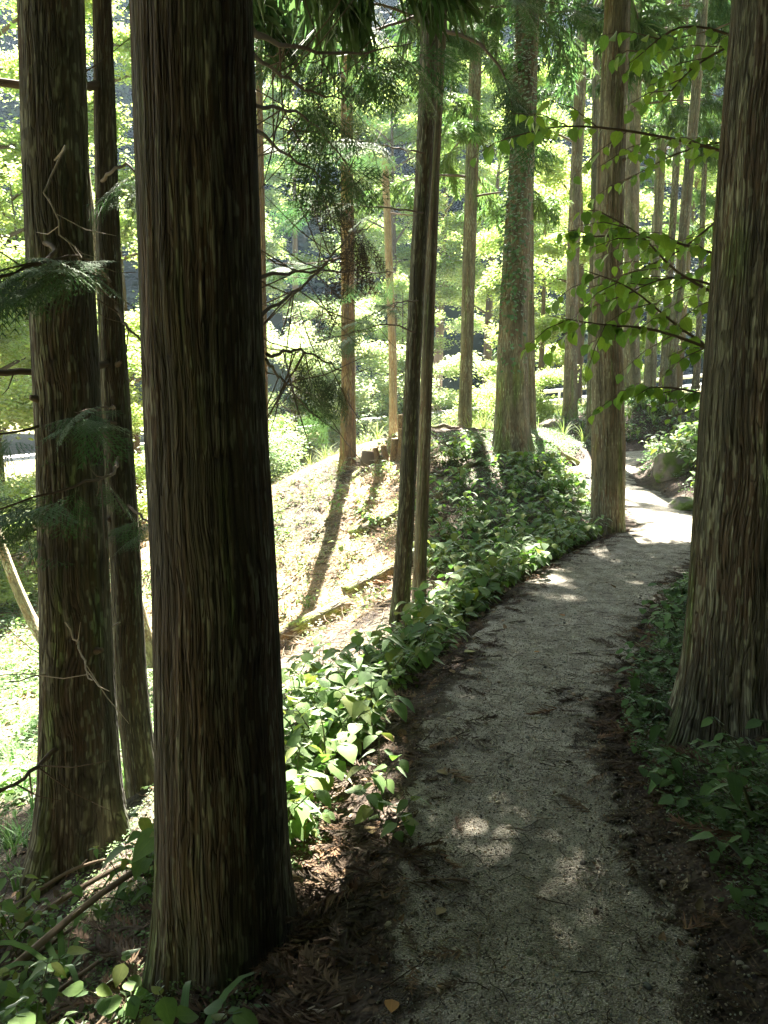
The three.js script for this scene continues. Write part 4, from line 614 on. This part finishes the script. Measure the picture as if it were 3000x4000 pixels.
// right bank by the huge trunk
for (let k = 0; k < 150; k++) { const d = 1.7 + 3.3 * pr(), i = pathPts.findIndex((p) => p[1] > d), p = pathPts[i], x = p[0] + p[2] + 0.1 + 0.85 * pr() * (0.4 + 0.6 * pr()); if (Math.hypot(x - 1.68, d - 3.1) < 0.42) continue; const low = pr() < 0.35; const w = d < 2.5 ? 'low on the bank in the lower right' : d < 3.1 ? 'in front of the huge right trunk' : d < 3.7 ? 'at the foot of the huge trunk' : 'behind the huge right trunk', e = x < p[0] + p[2] + 0.45 ? 'next to the gravel' : 'up the slope', l = `${low ? 'pointed leaf herb' : 'tiny creeper'} ${w}, ${e}`; plant(pick(low ? P_LOW : P_TINY), low ? 'small_herb' : 'creeping_plant', l, l, x, d, 0.9 + 0.8 * pr()); }
// single plants around the foot of the nearest trunk
[
  ['leafy seedling with five wide leaves by the path just right of the nearest trunk', 0, -0.02, 2.75, 0.75], ['low seedling at the soil edge of the path below the leafy strip', 1, 0.02, 2.42, 0.7],
  ['seedling with large drooping leaves in the gap between the nearest trunk and the slim stem', 2, -0.86, 2.7, 0.95], ['dark seedling hugging the left foot of the nearest trunk', 3, -0.78, 2.0, 0.65], ['broad leaved seedling in the dark lower left corner', 0, -0.98, 1.75, 0.62], ['half lit seedling beside the fallen poles', 2, -1.25, 2.2, 0.65], ['shaded seedling in front of the nearest trunk', 4, -0.62, 1.72, 0.5], ['sunlit broad leaved seedling at the left picture edge', 1, -1.6, 2.6, 0.75],
].forEach(([l, p, x, d, s]) => plant(P_BIG[p], 'corner_plant', l, 'plants around the foot of the nearest trunk', x, d, s));
for (let k = 0; k < 26; k++) { const x = -1.6 + 1.15 * pr(), d = 1.45 + 1.5 * pr(); if (Math.hypot(x + 0.5, d - 2.15) < 0.34) continue; const pk = pick([P_BIG, P_MID, P_NARROW]), sc = 0.45 + 0.4 * pr(), l = `${sc > 0.65 ? 'larger' : 'small'} ${pk === P_NARROW ? 'narrow leaved' : pk === P_MID ? 'low' : 'broad leaved'} plant ${d < 1.85 ? 'in the lower left corner' : d < 2.3 ? 'left of the nearest trunk' : 'under the crossing poles'}, ${x < -1.1 ? 'outer side' : 'trunk side'}`; plant(pick(pk), 'corner_plant', l, l, x, d, sc); }
// strap leaved lilies
function strapPlant(label, x, d, seed, s) {
  const t = thing('strap_leaf_plant', label, 'plant', x, H(x, d) - 0.01, -d, 'strap leaved plants at the lower left'), r = rng(seed);
  for (let k = 0; k < 9; k++) { const a = k * 0.7 + r() * 0.5, L = s * (0.3 + 0.2 * r()), g = new Geo(); let pa, pb; for (let j = 0; j <= 7; j++) { const u = j / 7, R = L * (u * 0.75), y = L * (1.3 * u - 1.25 * u * u), w = 0.011 * s * (1 - Math.pow(u, 3)), cx = Math.cos(a), sx = Math.sin(a), na = g.v(cx * R - sx * w, y + 0.004, sx * R + cx * w, u, 0.2), nb = g.v(cx * R + sx * w, y, sx * R - cx * w, u, 0.8); if (j) g.quad(pa, na, nb, pb); pa = na; pb = nb; } mesh('leaf', g, M.vineLeaf[k % 3], t); }
}
strapPlant('sunlit clump of arching strap leaves beside the fallen poles', -1.12, 2.35, 1, 1); strapPlant('strap leaf clump close to the slim stem in patchy light', -0.98, 2.85, 2, 0.8); strapPlant('shaded grass like clump at the foot of the nearest trunk', -0.52, 1.68, 3, 1.1); strapPlant('strap leaf clump at the lower left corner in dark shade', -0.85, 1.6, 4, 1);

// fallen poles at the lower left
[['longest dark fallen pole lying across the lower left corner', [-1.55, 2.0], [-0.72, 2.95], 0.017, 0.1], ['grey fallen pole behind the longest pole', [-1.75, 2.3], [-0.85, 3.15], 0.014, 0.08], ['thin fallen stick under the crossing poles', [-1.35, 1.7], [-0.75, 2.55], 0.009, 0.04], ['short fallen stick beside the poles', [-1.7, 2.15], [-1.15, 2.7], 0.011, 0.06], ['crooked dark stick in the lower left corner', [-1.2, 1.5], [-0.75, 2.0], 0.008, 0.05], ['slim stick propped against the second trunk', [-1.75, 2.75], [-1.2, 3.05], 0.01, 0.12], ['grey stick crossing below the longest pole', [-1.5, 1.75], [-0.95, 1.95], 0.007, 0.06], ['pale stick lying near the base of the nearest trunk', [-0.3, 1.75], [-0.12, 1.72], 0.009, 0.015]].forEach(([l, a, b, rr, up], k) => {
  const A = onGround(...a), B = onGround(...b), t = thing('fallen_pole', l, 'stick', A.x, A.y, A.z, 'fallen poles at the lower left'), q = [], rad = []; for (let j = 0; j <= 10; j++) { const u = j / 10; q.push(A.clone().lerp(B, u).sub(A).add(V(0.02 * Math.sin(u * 7 + k), rr + up * (0.5 + 0.5 * Math.sin(u * 3)), 0.02 * Math.cos(u * 5 + k)))); rad.push(lerp(rr, rr * 0.6, u)); } const g = new Geo().tube(q, rad, 9); for (let j = 2; j < 9; j += 3) g.tube([q[j], q[j].clone().add(V(0.05, 0.06, 0.04))], [rr * 0.4, rr * 0.2], 5); mesh('shaft', g, l.startsWith('pale') ? M.paleTwig : M.deadTwig, t);
});

// logs, stumps, rocks
function log(label, a, b, r0, lift = 0.5) {
  const A = onGround(...a), B = onGround(...b), t = thing('fallen_log', label, 'log', A.x, A.y, A.z, 'old logs on the slope and knoll'), g = new Geo(), q = [], rad = []; g.c = [];
  for (let k = 0; k <= 16; k++) { const u = k / 16, gx = lerp(a[0], b[0], u), gd = lerp(a[1], b[1], u), p = A.clone().lerp(B, u); p.y = Math.max(p.y, H(gx, gd)) + r0 * lift; q.push(p.sub(A)); rad.push(r0 * (1 - 0.25 * u) * (0.9 + 0.2 * noise(u * 9, r0 * 99))); }
  g.tube(q, rad, 14, true); for (let k = 0; k < g.n; k++) { const m = smoothstep(fbm(g.p[k * 3] * 3, g.p[k * 3 + 1] * 6, g.p[k * 3 + 2] * 3, 3), 0.42, 0.6); g.c.push(lerp(0.9, 1.1, m), lerp(0.85, 1.5, m), lerp(0.8, 0.45, m)); }
  mesh('trunk', g, M.barkMid, t);
}
log('thick mossy log at the foot of the bright slope beside the nearest trunk', [-1.75, 8.3], [-0.4, 8.7], 0.13); log('rotting log half sunk in the bright slope, above the thick mossy one', [-0.5, 9.2], [0.5, 9.6], 0.1); log('short sunlit log in the middle of the bright slope', [-0.5, 11.2], [0.9, 11.4], 0.1); log('slim mossy log leading to the foot of the ivy covered cedar', [0.6, 12.4], [2.0, 12.9], 0.06); log('mossy log on the knoll behind the ivy covered cedar', [2.9, 15], [4.0, 15.3], 0.08); log('grey pole on the ridge beside the cut stump', [-0.6, 13.3], [0.9, 15.4], 0.05); log('second grey pole lying along the ridge crest', [0.2, 15.5], [1.6, 16], 0.05); log('thin pale pole leaning down the shady knoll', [0.75, 8.9], [1.75, 9.8], 0.02, 2);
{
  const x = 0.18, d = 13.6, t = thing('coppiced_stump', 'cluster of sawn coppice stubs on the ridge beside the leaning pair', 'stump', x, H(x, d) - 0.05, -d), g = [[0, 0, 0.07, 0.42, 0.02], [0.12, 0.03, 0.075, 0.6, 0.03], [-0.14, 0.02, 0.06, 0.3, -0.05], [0.3, -0.05, 0.06, 0.42, 0.08], [-0.28, 0.0, 0.05, 0.26, -0.06], [0.13, -0.03, 0.055, 0.85, -0.01]];
  for (const [a, b, r, h, l] of g) { const s = mesh('stub', new Geo().tube([V(a, -0.1, b), V(a + l * 0.5, h * 0.5, b), V(a + l, h, b)], [r * 1.25, r, r * 0.95], 12, true), M.paleBark.clone(), t); s.material.color = rgb(0.9, 0.7, 0.5); const c = mesh('cut_face', new THREE.CylinderGeometry(r * 0.9, r * 0.93, 0.012, 12), M.cutWood, s); c.position.set(a + l, h + 0.006, b); }
  const y = thing('low_stump', 'short dark stump at the foot of the straight sunlit cedar', 'stump', -0.3, H(-0.3, 13.7) - 0.05, -13.7); mesh('stub', new Geo().tube([V(0, 0, 0), V(0, 0.15, 0), V(0.01, 0.32, 0)], [0.17, 0.13, 0.12], 14), M.twig, y);
}
function rock(label, x, d, sx, sy, sz, seed) {
  const ico = new THREE.IcosahedronGeometry(1, 5), p = ico.attributes.position, col = []; 
  for (let k = 0; k < p.count; k++) { const v = V().fromBufferAttribute(p, k), n = 1 + 0.5 * (fbm(v.x * 1.2 + seed, v.y * 1.2, v.z * 1.2, 3) - 0.5) + 0.12 * (fbm(v.x * 5 + seed, v.y * 5, v.z * 5, 3) - 0.5); v.multiplyScalar(n); for (const [a, b, c, e] of [[0.7, 0.3, 0.65, 0.75], [-0.8, 0.4, 0.45, 0.7], [0.1, 0.97, -0.2, 0.72], [0.2, 0.5, 0.84, 0.8]]) { const q = v.x * a + v.y * b + v.z * c - e; if (q > 0) v.addScaledVector(V(a, b, c), -0.85 * q); } p.setXYZ(k, v.x * sx, v.y * sy, v.z * sz); const m = smoothstep(fbm(v.x * 2 + seed, v.y * 2, v.z * 2, 4), 0.42, 0.52), g = 0.6 + 0.8 * fbm(v.x * 12, v.y * 12, v.z * 12, 2); col.push(lerp(0.13, 0.08, m) * g, lerp(0.12, 0.12, m) * g, lerp(0.1, 0.025, m) * g); }
  const geo = ico; geo.setAttribute('color', new THREE.Float32BufferAttribute(col, 3)); geo.computeVertexNormals();
  const t = thing('mossy_boulder', label, 'boulder', x, H(x, d) + sy * 0.1, -d, 'mossy boulders on the right of the path'); mesh('stone', geo, M.rock, t); t.rotation.y = seed;
}
rock('pointed mossy boulder beside the sunlit bend of the path', 4.85, 12.5, 0.36, 0.36, 0.34, 1); rock('low yellow mossed boulder next to the huge right trunk', 4.42, 9.6, 0.34, 0.3, 0.4, 2.3); rock('flat mossy stone below the low yellow mossed boulder', 4.35, 10.6, 0.35, 0.16, 0.3, 4.1); rock('small mossy hump on the knoll left of the path', 2.75, 10.9, 0.3, 0.18, 0.3, 5.2);

// ------------------------------------------------------------ ground stuff
{
  const r = rng(801), curl = new Geo(); // bent dead leaf
  { const b = leafBlade(1, 0.32, 4, 0.5, -0.25); curl.add(b, new THREE.Matrix4()); }
  const lm = [], lc = [];
  for (let k = 0; k < 9000; k++) { const near = r() < 0.5, d = near ? 0.9 + 6 * r() : 6 + 12 * r(), x = near ? -2 + 4.8 * r() : -4 + 11 * r(), [pd, pp] = nearPath(x, d); if (pd < pp[2] - 0.05 && r() > 0.03) continue; const s = 0.02 + 0.045 * r() * r(), br = r(); lm.push(pose(x, H(x, d) + 0.006, -d, (r() - 0.5) * 0.8, r() * TAU, (r() - 0.5) * 0.8, s)); lc.push(tone(r, br < 0.6 ? [0.12, 0.075, 0.04] : br < 0.85 ? [0.2, 0.13, 0.07] : [0.28, 0.21, 0.12], 0.5)); }
  const litterLate = () => instanced('leaf_litter', curl, M.litter, lm, lc, scene).userData = { kind: 'stuff', label: 'brown dead leaf litter strewn over the forest soil', category: 'leaf litter' };
  for (let k = 0; k < 9000; k++) { const d = 1 + 9 * Math.pow(r(), 1.4), i = pathPts.findIndex((p) => p[1] > d), p = pathPts[i], sd = r() < 0.5 ? -1 : 1, x = p[0] + sd * (p[2] + 0.3 * (r() + r() - 1.15)); lm.push(pose(x, H(x, d) + 0.012, -d, (r() - 0.5) * 0.9, r() * TAU, (r() - 0.5) * 0.9, 0.008 + 0.02 * r() * r(), 0.012, 0.004 + 0.012 * r())); lc.push(tone(r, r() < 0.8 ? [0.07, 0.05, 0.033] : [0.2, 0.14, 0.08], 0.6)); }
  litterLate();
  { // dead cedar sprigs on the soil and the path margins
    const nm = [[], [], []], nc = [[], [], []], put = (x, d, s) => { const v = (r() * 3) | 0; nm[v].push(pose(x, H(x, d) + 0.02, -d, 0, r() * TAU, 0.12 * (r() - 0.3), s, s * 0.35, s).multiply(new THREE.Matrix4().makeRotationX(r() * 6))); nc[v].push(tone(r, r() < 0.7 ? [0.075, 0.05, 0.03] : [0.16, 0.1, 0.055], 0.5)); };
    for (let k = 0; k < 1500; k++) { const d = 1 + 8 * Math.pow(r(), 1.3), p = pathPts[pathPts.findIndex((q) => q[1] > d)], sd = r() < 0.6 ? -1 : 1; put(p[0] + sd * (p[2] + 0.02 + 0.5 * r() * (sd < 0 ? 1 : 0.7) - (r() < 0.15 ? 0.25 : 0)), d, 0.06 + 0.14 * r()); }
    for (let k = 0; k < 260; k++) { const a = r() * TAU, R = 0.22 + 0.35 * r(); put(-0.5 + Math.cos(a) * R, 2.15 + Math.sin(a) * R, 0.1 + 0.14 * r()); }
    for (let k = 0; k < 260; k++) { const a = r() * TAU, R = 0.36 + 0.35 * r(); put(1.68 + Math.cos(a) * R, 3.1 + Math.sin(a) * R, 0.1 + 0.14 * r()); }
    for (let k = 0; k < 500; k++) put(-3.2 + 4.4 * r(), 7.4 + 7.6 * r(), 0.15 + 0.25 * r());
    const g = new THREE.Group(); g.name = 'needle_litter'; scene.add(g); tag(g, 'dead brown cedar sprigs matted over soil and path margins', 'needle litter'); g.userData.kind = 'stuff';
    nm.forEach((m, v) => instanced('sprigs', SPRAY[v], M.litter, m, nc[v], g));
  }
  const tw = new Geo().tube([V(0, 0, 0), V(0.35, 0.05, 0.04), V(0.7, 0.02, -0.03), V(1, 0.06, 0.02)], [0.016, 0.014, 0.011, 0.006], 5), tm = [], tc = [];
  for (let k = 0; k < 5200; k++) { const z = r(), near = z < 0.5, d = near ? 1 + 6 * r() : 7 + 9 * r(), x = near ? -2 + 4.6 * r() : -3.2 + 6 * r(), [pd, pp] = nearPath(x, d), on = pd < pp[2]; if (on && r() > 0.22) continue; const s = on ? 0.03 + 0.09 * r() * r() : (0.08 + 0.32 * r() * r()) * (near ? 0.8 : 1.5); tm.push(pose(x, H(x, d) + 0.008, -d, (r() - 0.5) * 0.3, r() * TAU, (r() - 0.4) * 0.35, s, on ? s : s * 0.8, on ? s : s * 0.8)); tc.push(tone(r, !near && x < 0.8 && r() < 0.7 ? [0.4, 0.34, 0.26] : r() < 0.25 ? [0.25, 0.19, 0.12] : [0.08, 0.055, 0.035], 0.5)); }
  for (let k = 0; k < 2600; k++) { const d = 1.1 + 8 * Math.pow(r(), 1.3), p = pathPts[pathPts.findIndex((q) => q[1] > d)], x = p[0] + p[2] * (2 * r() - 1) * (0.5 + 0.5 * r()), s = 0.02 + 0.09 * r() * r(); tm.push(pose(x, H(x, d) + 0.014, -d, 0, r() * TAU, 0.1 * (r() - 0.3), s, s, s * (0.8 + r()))); tc.push(tone(r, r() < 0.8 ? [0.06, 0.045, 0.03] : [0.22, 0.16, 0.1], 0.5)); }
  for (let k = 0; k < 5200; k++) { const x = -3.6 + 4.6 * r(), d = 7 + 8.4 * r(), s = 0.12 + 0.4 * r() * r(); tm.push(pose(x, H(x, d) + 0.01 + 0.05 * r() * r(), -d, (r() - 0.5) * 0.5, r() * TAU, (r() - 0.4) * 0.7, s, s * 0.5, s * 0.5)); tc.push(tone(r, [0.42, 0.36, 0.26], 0.5)); }
  instanced('twig_litter', tw, M.litter, tm, tc, scene).userData = { kind: 'stuff', label: 'dead twigs and sticks scattered over soil, slope and path', category: 'twig litter' };
  const ico = new THREE.IcosahedronGeometry(1, 1), pm = [], pc = [];
  for (let k = 0; k < 26000; k++) { const d = 1.1 + 6.5 * Math.pow(r(), 1.5), i = pathPts.findIndex((p) => p[1] > d), p = pathPts[i], q = (r() + r() + r() - 1.5) * 1.5, x = p[0] + q * p[2]; if (Math.abs(q) > 1.05 && r() < 0.55) continue; const s = 0.002 + 0.003 * r() * r() + (r() < 0.004 ? 0.008 : 0); pm.push(pose(x, H(x, d) + (Math.abs(q) < 0.9 ? 0.011 : 0.003), -d, r() * 3, r() * 6, 0, s * (0.8 + 0.5 * r()), s * 0.7, s)); pc.push(tone(r, r() < 0.2 ? [0.1, 0.09, 0.075] : [0.3, 0.275, 0.21], 0.7)); }
  instanced('gravel', ico, M.pebble, pm, pc, scene).userData = { kind: 'stuff', label: 'pale loose grit and small stones on the path', category: 'gravel' };
  // grass tufts
  const tuft = new Geo(); for (let k = 0; k < 12; k++) { const a = r() * TAU, L = 0.6 + 0.5 * r(), lean = 0.3 + 0.5 * r(), w = 0.02; let pa, pb; for (let j = 0; j <= 3; j++) { const u = j / 3, R = L * lean * u * u + 0.03, y = L * (u - 0.3 * u * u), ww = w * (1 - u * 0.9), cx = Math.cos(a), sx = Math.sin(a), na = tuft.v(cx * R - sx * ww, y, sx * R + cx * ww), nb = tuft.v(cx * R + sx * ww, y, sx * R - cx * ww); if (j) tuft.quad(pa, na, nb, pb); pa = na; pb = nb; } }
  const gm = [], gc = [];
  const grass = (n, fx, s0, s1, col) => { for (let k = 0; k < n; k++) { const [x, d] = fx(), [pd, pp] = nearPath(x, d); if (pd < pp[2] + 0.08) continue; gm.push(pose(x, H(x, d) - 0.01, -d, 0, r() * TAU, 0, lerp(s0, s1, r()))); gc.push(tone(r, col, 0.5)); } };
  grass(1500, () => [-5.5 + 4 * r(), 3.2 + 7 * r()], 0.12, 0.3, [0.1, 0.22, 0.05]);
  grass(160, () => { const d = 2.1 + 3.4 * r(); return [0.55 + d * 0.22 + 0.45 + 0.5 * r(), d]; }, 0.05, 0.12, [0.08, 0.18, 0.04]);
  grass(500, () => [-3 + 3.4 * r(), 8 + 7 * r()], 0.08, 0.18, [0.16, 0.24, 0.06]);
  grass(2500, () => [-14 + 22 * r(), 17 + 26 * r()], 0.3, 0.7, [0.17, 0.25, 0.06]);
  instanced('grass', tuft, M.grass, gm, gc, scene).userData = { kind: 'stuff', label: 'bright tufts of grass in the gully and clearing', category: 'grass' };
  // low leafy ground cover in the gully and on banks
  const cm = [[], []], cc = [[], []];
  const cover = (n, fx, s0, s1, col) => { for (let k = 0; k < n; k++) { const [x, d] = fx(), [pd, pp] = nearPath(x, d); if (pd < pp[2] + 0.1) continue; cm[k & 1].push(pose(x, H(x, d) + 0.03, -d, 0, r() * TAU, 0, lerp(s0, s1, r()))); cc[k & 1].push(tone(r, col, 0.5)); } };
  cover(1500, () => [-6.5 + 4.8 * r(), 4.5 + 9 * r()], 0.2, 0.45, [0.14, 0.25, 0.05]);
  cover(3600, () => { const d = 1.2 + 5.6 * r(), p = pathPts[pathPts.findIndex((q) => q[1] > d)]; return [p[0] + p[2] + 0.06 + 1.05 * r() * (0.3 + 0.7 * r()), d]; }, 0.05, 0.14, [0.1, 0.2, 0.045]);
  cover(900, () => { const d = 1.2 + 4 * r(), p = pathPts[pathPts.findIndex((q) => q[1] > d)]; return [p[0] - p[2] - 0.35 - 1.2 * r(), d]; }, 0.05, 0.12, [0.11, 0.21, 0.045]);
  cover(450, () => [-3 + 3.5 * r(), 8 + 7.5 * r()], 0.15, 0.32, [0.18, 0.26, 0.07]);
  cover(900, () => [0.6 + 3 * r(), 9 + 6 * r()], 0.12, 0.28, [0.08, 0.17, 0.045]);
  cover(1500, () => [4.6 + 5 * r(), 8.5 + 14 * r()], 0.18, 0.4, [0.08, 0.17, 0.04]);
  cover(700, () => [2.6 + 1.8 * r(), 13.6 + 5 * r()], 0.12, 0.3, [0.1, 0.2, 0.05]);
  const gcov = new THREE.Group(); gcov.name = 'ground_cover'; scene.add(gcov); tag(gcov, 'low leafy ground cover in the gully and on the banks', 'ground cover'); gcov.userData.kind = 'stuff';
  cm.forEach((m, v) => instanced('leaves', TWIG[v], M.broad, m, cc[v], gcov));
}
// dead leaves lying on the path
{
  const dl = leafBlade(1, 0.4, 5, 0.25, -0.15).build(), mats = [[0.42, 0.2, 0.07], [0.3, 0.2, 0.1], [0.36, 0.26, 0.15], [0.45, 0.4, 0.2]].map((c) => new THREE.MeshStandardMaterial({ color: rgb(...c), roughness: 0.85, side: THREE.DoubleSide, map: leafTex })), r = rng(901);
  [['orange brown dead leaf lying at the bottom of the picture', 0.02, 1.7, 0, 0.055], ['pale yellow green leaf lying on the left edge of the gravel', 0.55, 4.42, 3, 0.09], ['brown leaf on the dark soil beside the leafy strip', 0.05, 3.25, 1, 0.07], ['curled tan leaf half way along the left path edge', 0.22, 2.9, 2, 0.06], ['tan leaf at the right edge of the path near the huge trunk', 1.18, 3.5, 2, 0.06], ['small reddish leaf on the gravel before the bend', 1.3, 5.2, 0, 0.05], ['tan leaf on the gravel in the near dappled light', 0.18, 2.05, 2, 0.045], ['brown leaf left of the path by the low seedling', -0.05, 2.55, 1, 0.07], ['pale leaf lying at the foot of the path edge cedar', 3.0, 8.5, 3, 0.12], ['small rust leaf in the middle of the gravel', 0.95, 4.4, 0, 0.045]].forEach(([l, x, d, m, s]) => { const o = mesh(numbered('fallen_leaf'), dl, mats[m], scene); o.position.set(x, H(x, d) + 0.018, -d); o.rotation.set((r() - 0.5) * 0.3, r() * TAU, (r() - 0.5) * 0.3, 'YXZ'); o.scale.setScalar(s); tag(o, l, 'leaf', 'dead leaves on the path'); });
}

scene.fog = new THREE.FogExp2(new THREE.Color(0.55, 0.75, 1.0), 0.0005);
renderer.render(scene, camera);
